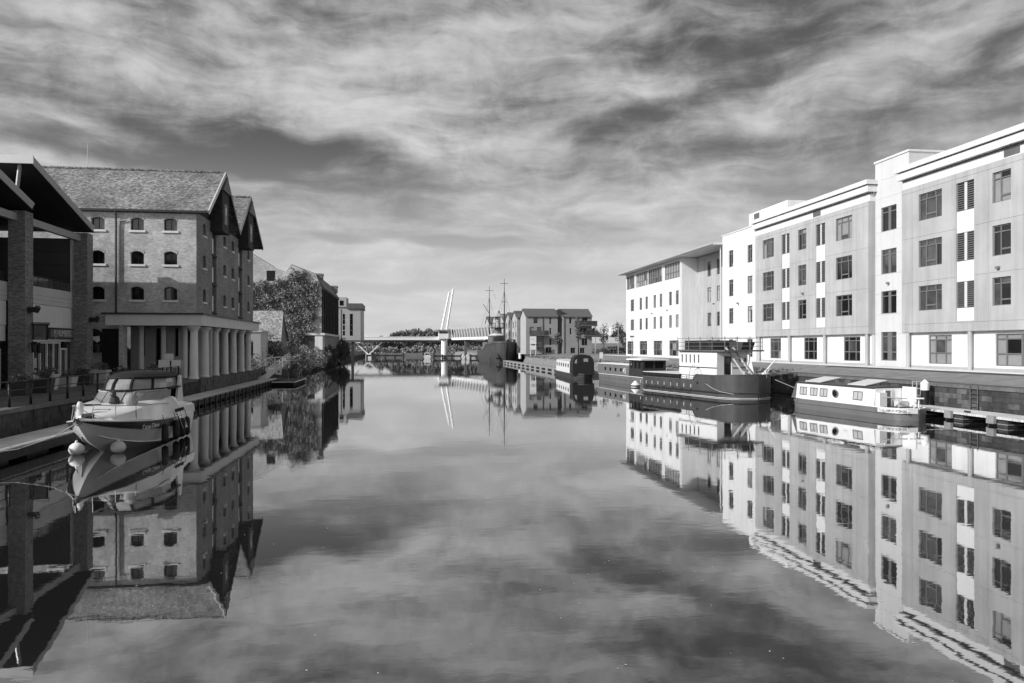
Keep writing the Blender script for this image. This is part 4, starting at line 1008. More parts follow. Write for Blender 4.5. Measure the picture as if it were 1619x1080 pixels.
# ------------------------------------------------------------------ barges and narrowboats (local: x towards the near end)
def hullform(L, bm, z0, zt_near, zt_far, blunt, point, n=28, low=.86):
    """rings from far end (-L/2) to near end (+L/2); blunt/point = length over which the near/far end closes"""
    rings = []
    for k in range(n+1):
        x = -L/2 + L*k/n
        f = 1.0
        if x > L/2-blunt: f = math.sqrt(max(0, 1-((x-(L/2-blunt))/blunt)**2))
        if x < -L/2+point: f = min(f, math.sin(math.pi/2*max(0, (x+L/2)/point))**.7)
        f = max(f, .03); b = bm/2*f; t = (x+L/2)/L; zt = zt_far*(1-t)+zt_near*t
        if x < -L/2+point: zt += .25*(1-(x+L/2)/point)**2
        rings.append((x, b, zt))
    return [[(x,-b,zt),(x,-b*.985,zt*.45+z0*.2),(x,-b*low,z0),(x,b*low,z0),(x,b*.985,zt*.45+z0*.2),(x,b,zt)] for x, b, zt in rings], rings
def hull_part(parent, L, bm, zn, zf, blunt, point, m, strake='boat_white', z0=-.35):
    rr, pr = hullform(L, bm, z0, zn, zf, blunt, point)
    h = part('hull', MB().loft(rr, False, True), m, parent); auto_smooth(h, 35)
    part('deck', MB().loft([[(x,-b*.98,z-.03),(x,b*.98,z-.03)] for x, b, z in pr], False, False), 'dark_cladding', parent)
    for s_ in (-1, 1): part('gunwale', MB().path([(x, s_*b, z) for x, b, z in pr], .035, 6), strake, parent)
    part('rubbing_band', MB().path([(x, -b*1.0-.01, z*.55) for x, b, z in pr], .03, 6).path([(x, b*1.0+.01, z*.55) for x, b, z in pr], .03, 6), m, parent)
    return pr
def cabin(parent, x0, x1, w, zb, zt, m, roof='dark_cladding', tumble=.1, crown=.07, name='cabin'):
    c = part(name, MB().loft([[(x,-w/2,zb),(x,-w/2+tumble,zt),(x,-w*.25,zt+crown*.8),(x,w*.25,zt+crown*.8),(x,w/2-tumble,zt),(x,w/2,zb)] for x in (x0, x1)], True, True), m, parent)
    part('roof', MB().loft([[(x,-w/2+tumble-.06,zt+.005),(x,-w/2+tumble-.06,zt+.05),(x,-w*.25,zt+crown+.03),(x,0,zt+crown+.05),(x,w*.25,zt+crown+.03),(x,w/2-tumble+.06,zt+.05),(x,w/2-tumble+.06,zt+.005)] for x in (x0-.06, x1+.06)], True, True), roof, parent)
    return c
def side_window(parent, x, z, w, h, yb, slope, frame='steel', glass='blind_pale', curtain=True):
    o = part('window', MB().slab(x, x+w, z, z+h, 0, .03, [(x+.05, x+w/2-.02, z+.05, z+h-.05), (x+w/2+.02, x+w-.05, z+.05, z+h-.05)]), frame, parent, (0, yb, 0), (slope, 0, 0))
    part('pane', MB().add([(x+.05,.02,z+.05),(x+w-.05,.02,z+.05),(x+w-.05,.02,z+h-.05),(x+.05,.02,z+h-.05)], [(0,1,2,3)]), glass, o)
    return o
# white narrowboat by the right hand jetty
NC = thing('narrowboat', (26.62, 42.4, 0), 'white and grey narrowboat with a porthole and two pale roof panels, nearest the jetty', 'boat', R(-83.5))
pr = hull_part(NC, 10.6, 2.25, .62, .66, 1.15, 2.2, 'boat_grey')
cabin(NC, -4.0, 3.1, 1.95, .6, 1.62, 'boat_white')
part('roof_edge', MB().box(-4.0, 3.1, -.93, -.86, 1.60, 1.67), 'dark_metal', NC)
part('cabin_end', MB().prism([(-4.0,-.97,.62),(-4.6,-.9,.62),(-4.3,-.78,1.58),(-4.0,-.86,1.62)], (0,1.8,0)), 'slate', NC, label='dark sloping canvas cover over the far end')
for x, w in ((-3.65,.72),(-2.6,.72),(-1.65,.72),(1.35,.8)): side_window(NC, x, .88, w, .52, -1.06, R(-5.5))
mb = MB().lathe([(.0,.0),(.2,.0),(.26,.02),(.26,.05)], n=18)
po = part('porthole', mb, 'steel', NC, (-.15, -.97, 1.15), (R(95), 0, 0)); part('pane', MB().lathe([(0,.055),(.19,.055)], n=16), 'glass_dark', po)
part('ornament', MB().box(.52, .9, -.03, -.012, 0, .34).box(.63,.79,-.04,-.031,.06,.28), 'gelcoat_grey', NC, (0, -.93, 1.0), (R(-5.5), 0, 0))
for x in (-3.2, -.15): pass
for x in (-3.1, .9):
    sp_ = part('roof_panel', MB().prism([(x-.2,-.8,1.72),(x+1.35,-.8,1.72),(x+1.45,.55,2.0),(x-.1,.55,2.0)], (0,0,.04)), 'pale_metal', NC, label='pale tilted roof panel')
    part('support', MB().tube((x+.1,.4,1.66),(x+.1,.4,1.96),.02).tube((x+1.1,.4,1.66),(x+1.1,.4,1.96),.02), 'dark_metal', sp_)
# end bulkhead facing the camera with its doors
part('bulkhead', MB().box(3.16, 3.19, -.92, .92, .62, 1.62), 'gelcoat', NC)
part('door', MB().box(3.2, 3.24, -.32, .02, .62, 1.5), 'slate', NC)
part('door_frame', MB().slab(-.4,.1,.6,1.55,0,.05,[(-.32,.02,.6,1.48)]), 'gelcoat_grey', NC, (3.26,0,0), R(90))
part('cupboard', MB().box(3.2, 3.5, -.92, -.45, .62, 1.4), 'gelcoat', NC)
part('cratch_board', MB().box(3.25, 4.25, .80, .86, .62, 1.72), 'gelcoat', NC, label='tall white side board of the stern shelter')
part('gas_locker', MB().box(3.35, 3.8, .15, .7, .62, .95), 'stone_band', NC)
part('tiller_rail', MB().tube((3.7,-.9,1.18),(4.3,.2,1.10),.035).tube((4.1,-.2,.6),(4.1,-.2,1.12),.035), 'pale_steel', NC)
for y in (.55, .85): part('stern_dolly', MB().tube((4.5,y-.1,.6),(4.5,y-.1,1.12),.035).tube((4.35,y-.25,1.12),(4.6,y+.15,1.12),.04), 'boat_white', NC)
# white name band round the near end of the hull
wb = [(x, b, z) for x, b, z in [(v[0][0], v[0][1]*-1, v[0][2]) for v in hullform(10.6, 2.25, -.35, .62, .66, 1.15, 2.2, 80)[0]] if x > 3.55]
part('name_band', MB().loft([[(x+.004, -b*1.004-.012, z-.02), (x+.004, -b*1.0-.014, z-.25)] for x, b, z in wb], False, False), 'boat_white', NC)
text('lettering', 'THE ARUCKSHIRE', .2, (4.62, -1.06, .49), (R(90), 0, R(28)), 'lettering_dark', NC, sx=.95)

# blue-grey Dutch style barge with deckhouse
BG = thing('dutch_barge', (24.9, 61.5, 0), 'dark grey hulled barge with white deckhouse and railed upper deck', 'boat', R(-79))
rr, pr = hullform(15.4, 4.5, -.4, 1.72, 1.2, 2.2, 2.0, 34, low=.9)
rr = []
for x, b, zt in pr:
    z = 1.70 + .1*max(0, (x-5)/2.7) if x > 2.6 else 1.22
    rr.append([(x,-b,z),(x,-b*.99,.6),(x,-b*.9,-.4),(x,b*.9,-.4),(x,b*.99,.6),(x,b,z)])
auto_smooth(part('hull', MB().loft(rr, False, True), 'barge_hull', BG), 35)
part('deck', MB().loft([[(x,-b*.97,1.18),(x,b*.97,1.18)] for x, b, z in pr], False, False), 'dark_cladding', BG)
for s_ in (-1, 1):
    part('gunwale', MB().path([(x, s_*(b+.01), (1.72+.1*max(0,(x-5)/2.7) if x > 2.6 else 1.24)) for x, b, z in pr], .04, 6), 'slate', BG)
    part('rubbing_band', MB().path([(x, s_*(b+.015), .42) for x, b, z in pr], .05, 6), 'boat_dark', BG)
    part('waterline_band', MB().path([(x, s_*(b*.975+.0), .04) for x, b, z in pr], .03, 6), 'stone_band', BG)
rg = part('deck_railing', MB().path([(x,-2.2,1.62) for x in (-6.5, 2.6)], .03, 6).path([(x,-2.2,1.45) for x in (-6.5, 2.6)], .02, 6), 'boat_dark', BG)
for k in range(8): part('stanchion', MB().tube((-6.5+1.3*k,-2.2,1.2),(-6.5+1.3*k,-2.2,1.64),.025), 'boat_dark', rg)
part('deck_awning', MB().box(-6.6, -.5, -1.9, 1.9, 1.62, 1.68), 'stone_band', BG, label='pale flat hatch cover along the after deck')
part('hold_side', MB().box(-6.5, -.6, -1.8, 1.8, 1.18, 1.61), 'dark_void', BG)
dh = part('deckhouse', MB().slab(-.9, 4.6, 1.2, 3.55, 0, .08, [(-.55+.62*k,-.55+.62*k+.2,2.6,3.3) for k in range(5)]), 'boat_white', BG, (0, -1.55, 0))
part('deckhouse_glazing', MB().box(-.8, 4.5, .07, .09, 2.5, 3.4), 'glass_dark', BG, (0, -1.55, 0))
part('deckhouse_stripe', MB().box(-.92, 4.62, -.02, -.002, 2.22, 2.3), 'dark_metal', BG, (0, -1.55, 0))
part('deckhouse_front', MB().slab(-1.55, 1.55, 1.2, 3.55, 0, .08, [(-.9,-.2,1.3,3.2),(.5,.72,2.75,3.05),(.95,1.17,2.75,3.05)]), 'gelcoat_grey', BG, (4.62, 0, 0), R(90))
part('deckhouse_back', MB().box(-.9, 4.5, 1.5, 1.56, 1.2, 3.55).box(-.9,-.82,-1.47,1.5,1.2,3.55), 'boat_white', BG)
part('front_glazing', MB().box(4.5, 4.54, -1.4, 1.4, 1.3, 3.3), 'glass_dark', BG)
part('front_stripe', MB().box(4.625, 4.64, -.1, 1.56, 2.22, 2.3), 'dark_metal', BG)
ud = part('upper_deck', MB().box(-1.1, 5.9, -1.75, 1.9, 3.56, 3.68), 'slate', BG)
rg = MB()
for z in (3.98, 4.3, 4.62): rg.path([(-1.0,-1.65,z),(5.8,-1.65,z),(5.8,1.8,z),(-1.0,1.8,z)], .022, 6)
ug = part('upper_railing', rg, 'steel', BG)
for x, y in [(-1.0,-1.65),(.7,-1.65),(2.4,-1.65),(4.1,-1.65),(5.8,-1.65),(5.8,-.5),(5.8,.65),(5.8,1.8),(-1.0,1.8),(2.4,1.8)]: part('stanchion', MB().tube((x,y,3.68),(x,y,4.75),.03), 'steel', ug)
part('wheel_shelter', MB().box(-.6, 3.2, -1.2, 1.2, 3.69, 4.45), 'boat_dark', BG, label='low dark shelter on the upper deck')
for k in range(3): part('shelter_window', MB().box(-.3+1.15*k, .6+1.15*k, -1.23, -1.205, 3.85, 4.25), 'dark_void', BG)
part('upper_tank', MB().prism([(3.6,.4,3.69),(5.0,.4,3.69),(5.3,.4,4.3),(3.4,.4,4.3)], (0,1.1,0)), 'dark_cladding', BG)
lad = MB()
for s_ in (0, .62): lad.bar((4.9+s_*.1,-.95+s_,3.9),(6.7+s_*.1,-.5+s_,1.75),.05,.14)
st_ = part('stair', lad, 'pale_steel', BG)
for k in range(8):
    t = (k+.5)/8; part('tread', MB().box(4.9+1.8*t-.1, 4.9+1.8*t+.1, -.92+.45*t, -.36+.45*t, 3.9-2.15*t-.015, 3.9-2.15*t+.015), 'steel', st_)
part('davit', MB().path([(5.9,.2,1.7),(6.1,.3,2.9),(6.0,.35,3.3)], .07, 8).prism([(5.9,.1,1.7),(6.3,.5,1.7),(6.1,.35,2.9)], (.1,.1,.05)), 'stone_beam', BG, label='pale crane davit on the fore deck')
part('winch', MB().box(5.7, 6.2, .1, .6, 1.3, 1.85).tube((5.95,0,1.9),(5.95,.8,1.9),.16), 'stone_beam', BG)
part('derrick', MB().tube((6.3,1.4,1.75),(7.2,2.0,3.0),.06,.04), 'stone_beam', BG, label='pale spar leaning off the bow')
part('bow_rail', MB().path([(6.6,1.5,1.8),(6.9,1.7,2.3),(7.2,1.0,2.15),(7.5,.9,1.6)], .025), 'stone_beam', BG)
part('hoop', MB().path([(2.0+.7*math.cos(t)*-1, -2.0, 1.25+1.2*math.sin(t)) for t in [math.pi*k/9 for k in range(10)]], .03), 'pale_steel', BG)
for k in range(9): part('scupper', MB().box(-6.4+1.05*k, -6.36+1.05*k, -2.29, -2.24, .62, .9), 'stone_beam', BG)
for x in (2.95, 4.2): part('hawse_hole', MB().tube((x,-2.31,1.05),(x,-2.2,1.05),.08), 'dark_void', BG)
mb = MB()
for k in range(6):
    pts = [(-6.2+1.4*k+.65*(1+math.cos(math.pi+math.pi*j/6)), -2.33, .62-.42*math.sin(math.pi*j/6)) for j in range(7)]
    mb.path(pts, .03, 5)
part('rope_loops', mb, 'boat_dark', BG)
part('bow_rope', MB().path([(4.2,-2.33,1.05),(5.2,-2.35,.72),(6.2,-2.3,.5),(7.3,-1.9,.38)], .018, 5), 'rope', BG)
part('anchor_block', MB().box(6.9, 7.2, .9, 1.3, 1.62, 1.95), 'stone_beam', BG)

# further boats along the right bank
NA = thing('narrowboat', (21.85, 98.0, 0), 'white topped narrowboat with a tall black canvas stern canopy, farthest of the moored boats', 'boat', R(-93.5))
pr = hull_part(NA, 18.5, 2.6, .62, .6, 1.2, 2.4, 'boat_dark', 'slate')
cabin(NA, -7.0, 6.4, 2.3, .6, 2.1, 'boat_white', 'pale_metal', .1)
for k in range(6): part('window', MB().box(-6.3+2.0*k, -5.7+2.0*k, -1.14, -1.05, 1.3, 1.75), 'glass_dark', NA)
bc = [[(x,-w/2,.5),(x,-w/2+.02,2.0),(x,-w/2+.2,2.55),(x,-w/2+.55,2.85),(x,0,2.98),(x,w/2-.55,2.85),(x,w/2-.2,2.55),(x,w/2-.02,2.0),(x,w/2,.5)] for x, w in ((6.45,2.62),(8.9,2.62))]
auto_smooth(part('canopy', MB().loft(bc, True, True), 'canvas_black', NA), 40)
part('canopy_window', MB().prism([(8.92,-1.1,1.9),(8.92,-1.0,2.3),(8.92,-.8,2.45),(8.92,-.8,1.9)], (.015,0,0)), 'vinyl', NA)
part('canopy_window', MB().box(8.92, 8.94, -.0, .55, 2.1, 2.5), 'vinyl', NA)
NB = thing('narrowboat', (24.25, 80.0, 0), 'plain grey sided houseboat with dark wheelhouse and flat white roof', 'boat', R(-86))
pr = hull_part(NB, 17.0, 2.7, .85, .8, 1.0, 2.4, 'boat_grey', 'boat_white')
cabin(NB, -7.2, 3.0, 2.5, .85, 1.95, 'boat_grey', 'stone_beam', .06)
for k in range(4): part('window', MB().box(-4.6+1.7*k, -4.2+1.7*k, -1.27, -1.2, 1.25, 1.6), 'glass_dark', NB)
text('lettering', '45', .8, (1.9, -1.29, 1.35), (R(90), 0, 0), 'stone_beam', NB, sx=1.2)
part('wheelhouse', MB().slab(0, 3.6, .8, 2.55, 0, .06, [(.3,1.2,1.7,2.4),(1.45,2.3,1.7,2.4),(2.5,3.4,1.7,2.4)]), 'boat_dark', NB, (3.2,-1.25,0))
part('wheelhouse_front', MB().slab(-1.25, 1.25, .8, 2.55, 0, .06, [(-1.0,-.1,1.75,2.4),(.1,1.0,1.75,2.4)]), 'boat_dark', NB, (6.85,0,0), R(90))
part('wheelhouse_interior', MB().box(3.4, 6.7, -1.1, 1.2, .8, 2.5), 'dark_void', NB)
part('wheelhouse_roof', MB().loft([[(x,-1.5,2.56),(x,-1.45,2.68),(x,0,2.80),(x,1.45,2.68),(x,1.5,2.56)] for x in (2.9, 7.1)], True, True), 'boat_white', NB)
o = thing('mooring_buoy', (22.3, 71.6, 0), 'banded white float in the water beside the dark wheelhouse', 'buoy')
part('body', MB().lathe([(.1,-.2),(.42,-.05),(.45,.2),(.3,.38),(.1,.6)], n=16), 'buoy_white', o); part('band', MB().lathe([(.456,.06),(.46,.08),(.46,.16),(.456,.18)], n=16), 'dark_metal', o)

# ------------------------------------------------------------------ right jetty, mooring post, ladder
jt = thing('jetty', (29.15, 28, 0), 'pale planked jetty on floats along the right quay wall', 'jetty')
dk2 = MB().box(0, 1.9, .02, 2.98, .36, .47).mesh('deck_section', 'decking')
fl2 = MB().box(.1, 1.8, .4, 1.7, -.3, .30).mesh('float', 'timber_dark')
rb2 = MB().box(.05, 1.85, .35, 1.75, .1, .14).mesh('float_ridge', 'timber')
for k in range(6):
    link('deck_section', dk2, jt, (0, -4+3*k, 0)); f_ = link('float', fl2, jt, (0, -4+3*k, 0)); link('float_ridge', rb2, f_, (0,0,.0))
    part('fender_block', MB().box(-.16, 0, -4+3*k+1.0, -4+3*k+1.5, .12, .5), 'timber', jt)
part('cleat', MB().tube((.35, 8.2, .52), (.35, 8.6, .52), .05).box(.28,.42,8.3,8.5,.47,.52), 'dark_metal', jt)
o = thing('jetty_stage', (28.9, 48.6, 0), 'short pale landing stage between the barge bow and the white narrowboat', 'jetty')
part('deck', MB().box(0, 2.4, 0, 3.6, .36, .46), 'decking', o); part('frame', MB().box(.1, .25, .1, 3.5, -.2, .35).box(1.2, 1.35, .1, 3.5, -.2, .35).box(0,2.4,-.05,.0,.2,.35), 'stone_band', o)
part('handrail', MB().path([(.2,3.3,.46),(.2,3.3,1.5)], .05), 'stone_beam', o)
mp = thing('mooring_post', (30.9, 41.6, 0), 'black steel mooring pile with a white conical cap', 'post')
part('pile', MB().tube((0,0,-.5),(0,0,1.35),.22,.22,18), 'black_paint', mp); part('cap', MB().lathe([(.24,1.35),(.24,1.78),(.05,1.98)], n=18), 'sign_white', mp)
gf = thing('mesh_fender_cage', (30.3, 41.9, 0), 'small pale mesh frame hanging left of the white capped pile', 'frame')
part('frame', MB().slab(0, .6, 1.0, 1.9, 0, .04, [(.05,.27,1.05,1.4),(.32,.55,1.05,1.4),(.05,.27,1.47,1.85),(.32,.55,1.47,1.85)]), 'pale_steel', gf); part('stay', MB().tube((.05,.02,-.2),(.05,.02,1.0),.03), 'dark_metal', gf)
ld = thing('quay_ladder', (31.5, 38.6, 0), 'rusty pale ladder fixed to the right quay wall', 'ladder')
part('rail', MB().tube((-.04,0,-.2),(-.04,0,1.8),.03), 'wall_stone_pale', ld); part('rail', MB().tube((-.04,-.55,-.2),(-.04,-.55,1.8),.03), 'wall_stone_pale', ld)
rg_ = MB().tube((-.04,0,0),(-.04,-.55,0),.02).mesh('rung', 'wall_stone_pale')
for k in range(7): link('rung', rg_, ld, (0,0,.1+.25*k))

# ------------------------------------------------------------------ old mill with ivy
ML = thing('old_mill', (-15.3, 145, 1.5), 'derelict pale brick mill with an ivy covered gable and dark timber canal front', 'building')
m_ = lambda z: z - 1.5
gp = [(-40,0,m_(2)),(0,0,m_(2)),(0,0,m_(14.9)),(-1.1,0,m_(17.4)),(-5.4,0,m_(19.0)),(-6.3,0,m_(17.7)),(-8.6,0,m_(18.6)),(-14.2,0,m_(22.0)),(-22,0,m_(17)),(-40,0,m_(17))]
part('gable_wall', MB().prism(gp, (0,.6,0)), 'brick_mill', ML)
part('window', MB().box(-9.9, -8.4, -.03, -.002, m_(16.0), m_(17.9)), 'dark_void', ML)
part('canal_wall', MB().slab(0.6, 34, m_(2), m_(14.8), -.002, .5, [(1.5+3.2*k, 3.4+3.2*k, m_(z), m_(z+1.8)) for k in range(10) for z in (6.9, 9.6, 12.2)] + [(1.0+3.2*k, 3.2+3.2*k, m_(2.6), m_(5.7)) for k in range(10)]), 'brick_dark_shade', ML, rot=R(90))  # shade of the canal side painted as darker brick than the gable
part('opening_backs', MB().box(-1.0, -.7, .6, 34, m_(2), m_(14.8)), 'dark_void', ML)
for k in range(11): part('pilaster', MB().box(0, .35, .1+3.2*k, .7+3.2*k, m_(6.4), m_(14.6)), 'timber_dark', ML)
part('floor_band', MB().box(.0, .6, -.2, 34, m_(6.0), m_(6.4)).box(-5, .6, -.25, -.02, m_(6.0), m_(6.4)), 'stone_beam', ML)
for k in range(11): part('post', MB().box(.2, .5, .1+3.2*k, .45+3.2*k, m_(2.0), m_(6.0)), 'stone_band', ML)
part('corner_pier', MB().box(-1.2, .2, -.1, -.005, m_(2), m_(6.0)), 'stone_beam', ML)
part('doorway', MB().box(-8, -1.25, -.05, -.006, m_(2.2), m_(5.9)), 'dark_cladding', ML, label='wide dark opening at the foot of the gable')
part('roof', MB().prism([(.5,.1,m_(14.8)),(-1.1,.1,m_(17.5)),(-5.4,.1,m_(19.15)),(-6.3,.1,m_(17.9)),(-6.4,.1,m_(17.0)),(0,.1,m_(14.4))], (0,34,0)), 'slate', ML)
part('roof', MB().prism([(-8.6,.1,m_(18.7)),(-14.2,.1,m_(22.15)),(-22,.1,m_(17.1)),(-22,.1,m_(16.5)),(-8.6,.1,m_(17))], (0,30,0)), 'slate', ML)
for y, x, w, z in ((4, -1.9, 1.2, 17.9), (30, -1.2, 1.0, 17.6)):
    part('chimney', MB().box(x-.1, x+w+.4, y, y+2.2, m_(16), m_(z)).box(x-.2, x+w+.5, y-.1, y+2.3, m_(z-.3), m_(z-.05)), 'brick_dark_shade', ML)
part('chimney', MB().box(-15.3, -13.9, .8, 2.2, m_(20), m_(22.6)), 'brick_mill', ML)
IV = [(-40,10.6),(-27.8,11.9),(-24.3,12.1),(-21.3,12.7),(-20.4,14.4),(-18.6,13.9),(-16.3,11.8),(-15.7,10.2),(-16.3,6.9),(-17.0,4.0),(-18.4,1.7),(-20.4,.2),(-21.5,.4),(-21.8,3.0),(-22.3,6.4),(-40,6.4)]   # outline on the gable: X, height above the sill line
IV = [(x + 15.3, z + 2.2) for x, z in IV]
def inside(x, z, P_):
    c = False
    for (x1, z1), (x2, z2) in zip(P_, P_[1:] + P_[:1]):
        if (z1 > z) != (z2 > z) and x < (x2-x1)*(z-z1)/(z2-z1)+x1: c = not c
    return c
pts = []
while len(pts) < 23000:
    x = random.uniform(-25, .4); z = random.uniform(.5, 17.5)
    w = .5*math.sin(1.9*x+.7*z)+.5*math.sin(2.3*z-.8*x)+.35*math.sin(5.1*x+4.3*z)
    if inside(x+.35*math.sin(3*z)+random.gauss(0, .25), z+.35*math.sin(2.6*x)+random.gauss(0, .25), IV) and random.random() < .75+.3*w:
        pts.append((x, -.08-abs(random.gauss(0, .16))-.34*max(0, w+.3), z))
pts = np.array(pts)
tag(link('ivy', leaves_mesh('ivy', pts, .15, 'leaf_ivy', ((0,-1,.3), .35)), ML), kind='stuff')
# small tiled shed and pale block between warehouse and mill
SH = thing('tiled_shed', (-18.6, 108, 1.5), 'low shed with a pale moss covered tiled roof beside the ivy', 'shed')
part('roof_slope', MB().prism([(-8,-3.2,3.1),(2.3,-3.2,3.1),(1.9,.3,7.2),(-8,.3,7.2)], (0,.12,.1)), 'tile_shed', SH)
part('roof_slope', MB().prism([(-8,.42,7.25),(1.9,.42,7.25),(2.3,4,3.1),(-8,4,3.1)], (0,.1,.1)), 'tile_shed', SH)
part('gable_wall', MB().prism([(1.7,-3,0),(1.7,3.8,0),(1.7,3.8,3.2),(1.6,.35,7.0),(1.7,-3,3.2)], (.25,0,0)), 'brick_dark_shade', SH)
part('wall', MB().box(-8, 1.7, -2.9, -2.6, 0, 3.2), 'brick_dark_shade', SH)
part('bargeboard', MB().bar((2.2,-3.25,3.0),(1.95,.35,7.1),.1,.25), 'pale_steel', SH)
PB = thing('pale_building', (-19.0, 92, 1.5), 'pale flat topped stone block seen just past the last column', 'building')
part('wall', MB().slab(-4, 2.35, 0, 4.1, 0, .3, [(.2,.5,.4,3.2),(1.2,1.5,.4,3.2)]), 'apt_pale', PB); part('coping', MB().box(-4, 2.5, -.1, 5, 4.1, 4.3), 'stone_band', PB)
part('side_wall', MB().box(2.05, 2.35, .3, 5, 0, 4.1), 'stone_band', PB)
# stilted modern block
SL = thing('stilted_building', (-14.2, 200, 1.0), 'pale modern block raised on stilts over the left water edge beyond the mill', 'building')
k_ = lambda z: z - 1.0
part('wall', MB().slab(-7, 3.1, k_(5.5), k_(13.6), 0, .3, [(.2,1.0,k_(6.6),k_(12.3)),(-3.9,-3.1,k_(6.6),k_(12.3)),(-1.6,-1.0,k_(6.6),k_(12.3))]), 'apt_pale', SL)
part('corner_strip', MB().box(-2.1, -1.9, -.06, -.005, k_(5.5), k_(13.5)).box(2.95,3.1,-.06,-.005,k_(5.5),k_(13.5)), 'slate', SL)
for x, z0, n in ((.25, 6.7, 4), (-3.85, 6.7, 4), (-1.55, 6.7, 4)):
    for j in range(n): part('window', MB().box(x, x+.65, .05, .1, k_(z0+1.42*j), k_(z0+1.42*j+1.2)), 'glass_dark', SL)
part('side_wall', MB().box(2.8, 3.1, .31, 14, k_(5.5), k_(13.5)), 'stone_band', SL)
part('back_wall', MB().box(-7, 2.8, 13.5, 14, k_(5.5), k_(13.5)), 'stone_band', SL)
part('floor_slab', MB().box(-7, 3.2, -.1, 14, k_(5.1), k_(5.49)), 'slate', SL)
part('roof_box', MB().box(-.6, 3.4, -.4, 14, k_(13.62), k_(15.0)), 'slate', SL); part('roof_box', MB().box(-3.2, -.65, .2, 13, k_(13.0), k_(14.1)), 'slate', SL); part('roof_box', MB().box(-7, -3.3, .3, 12, k_(13.0), k_(14.0)), 'slate', SL)
part('rear_tower', MB().box(-6.8, -1.4, 10, 18, k_(5), k_(17.2)), 'apt_pale', SL); part('tower_window', MB().box(-3.2,-2.2,9.93,9.99,k_(15),k_(16.3)), 'glass_dark', SL)
for x in (-1.4, .9-.0): part('stilt', MB().box(x-.35, x+.35, .2, .9, -1, k_(5.1)), 'timber_dark', SL)

# ------------------------------------------------------------------ swing footbridge with raking mast
BR = thing('lifting_bridge', (12.8, 250, 0), 'white opening bridge with a round pier tower and raking twin mast across the dock', 'bridge')
part('deck', MB().box(-36, 14, -2.5, 2.5, 5.9, 6.75), 'white_bridge', BR); part('deck_soffit', MB().prism([(-36,-2.3,5.88),(14,-2.3,5.88),(13,-1.2,5.25),(-34,-1.2,5.25)], (0,3.5,0)), 'pale_steel', BR)
part('parapet_line', MB().box(-36, 0, -2.56, -2.5, 6.76, 7.0), 'white_bridge', BR)
tw = part('tower', MB().tube((0,-3.6,-.5),(0,-3.6,6.3),1.05,1.05,20), 'white_bridge', BR, smooth=False)
part('control_cabin', MB().box(-1.9, 1.2, -5.2, -2.0, 6.3, 9.0), 'white_bridge', BR)
part('cabin_window', MB().box(-1.7, 1.0, -5.24, -5.205, 8.0, 8.7), 'glass_dark', BR)
part('cabin_side', MB().box(1.2, 2.5, -4.9, -2.2, 6.3, 8.8), 'stone_band', BR)
part('cabin_roof', MB().box(-3.3, 2.8, -5.8, -1.4, 9.02, 9.25), 'pale_steel', BR)
for x0, x1 in ((-.9, 1.6), (.75, 2.9)): part('mast_leg', MB().tube((x0, -3.5, 9.25), (x1, -3.0, 21.4 if x0 < 0 else 22.6), .34, .28, 8), 'white_bridge', BR)
part('mast_head', MB().bar((1.5,-3.0,21.0),(2.9,-3.0,22.4),.3,.7).bar((2.6,-3,22.2),(3.3,-3,23.3),.15,.15), 'white_bridge', BR)
vs = MB().bar((-24.3,-1,1.2),(-28.6,-1,5.2),.5,.35).bar((-24.3,-1,1.2),(-20.0,-1,5.2),.5,.35).box(-25.2,-23.4,-1.8,-.2,-.5,1.3)
part('v_support', vs, 'white_bridge', BR)
# curved approach with slanted ribs
RB = thing('approach_ramp', (15, 246, 5.2), 'curving bridge approach lined with tall slanted white ribs and dark mesh', 'ramp')
cpts = [(14.6+.62*k, 247-2.55*k) for k in range(18)]
rbm = MB()
part('deck', MB().loft([[(x-15,y-246,.7),(x-15,y-246,1.45),(x-12,y-246,1.45),(x-12,y-246,.7)] for x, y in cpts], True, True), 'white_bridge', RB)
part('mesh_screen', MB().loft([[(x-14.9,y-246,1.5),(x-14.6,y-246,2.4),(x-14.2,y-246,4.1)] for i, (x, y) in enumerate(cpts)], False, False), 'steel', RB)
for i, (x, y) in enumerate(cpts): part('rib', MB().bar((x-14.9,y-246.3,.9),(x-15.5,y-246.3,4.5+.0*i),.2,.34), 'white_bridge', RB)
for i in (5,): part('support', MB().box(cpts[i][0]-14.4, cpts[i][0]-13.6, cpts[i][1]-246.4, cpts[i][1]-245.6, -5.5, .7), 'ship_grey', RB)
JT2 = thing('timber_jetty', (-12, 243, 0), 'low dark timber jetty and piles under the white bridge', 'jetty')
part('deck', MB().box(0, 12, 0, 2, .7, 1.2), 'timber_dark', JT2); part('deck', MB().box(21, 38, 0, 2, .5, 1.0), 'timber_dark', JT2)
for x in (.3, 3, 6, 9, 11.7, 18.0, 18.8, 21.3, 24, 27, 30, 33, 36): part('pile', MB().box(x-.25, x+.25, -.3, .3, -1, 1.9 if 9 < x < 22 else 1.3), 'timber_dark', JT2)
o = thing('small_cruiser', (6.9, 236, 0), 'tiny white cabin boat moored left of the bridge tower', 'boat')
part('hull', MB().loft([[(-1.2*f,y,.9),(-.8*f,y,-.1),(.8*f,y,-.1),(1.2*f,y,.9)] for y, f in ((-2,1),(0,1),(2,.7),(3,.1))], False, True), 'boat_white', o)
part('cabin', MB().box(-.8,.8,-1.2,1.2,.9,1.9), 'gelcoat', o); part('cabin_window', MB().box(-.65,.65,-1.24,-1.205,1.25,1.7), 'glass_dark', o); part('mast', MB().tube((.1,0,1.9),(.1,0,4.2),.05), 'pale_steel', o)
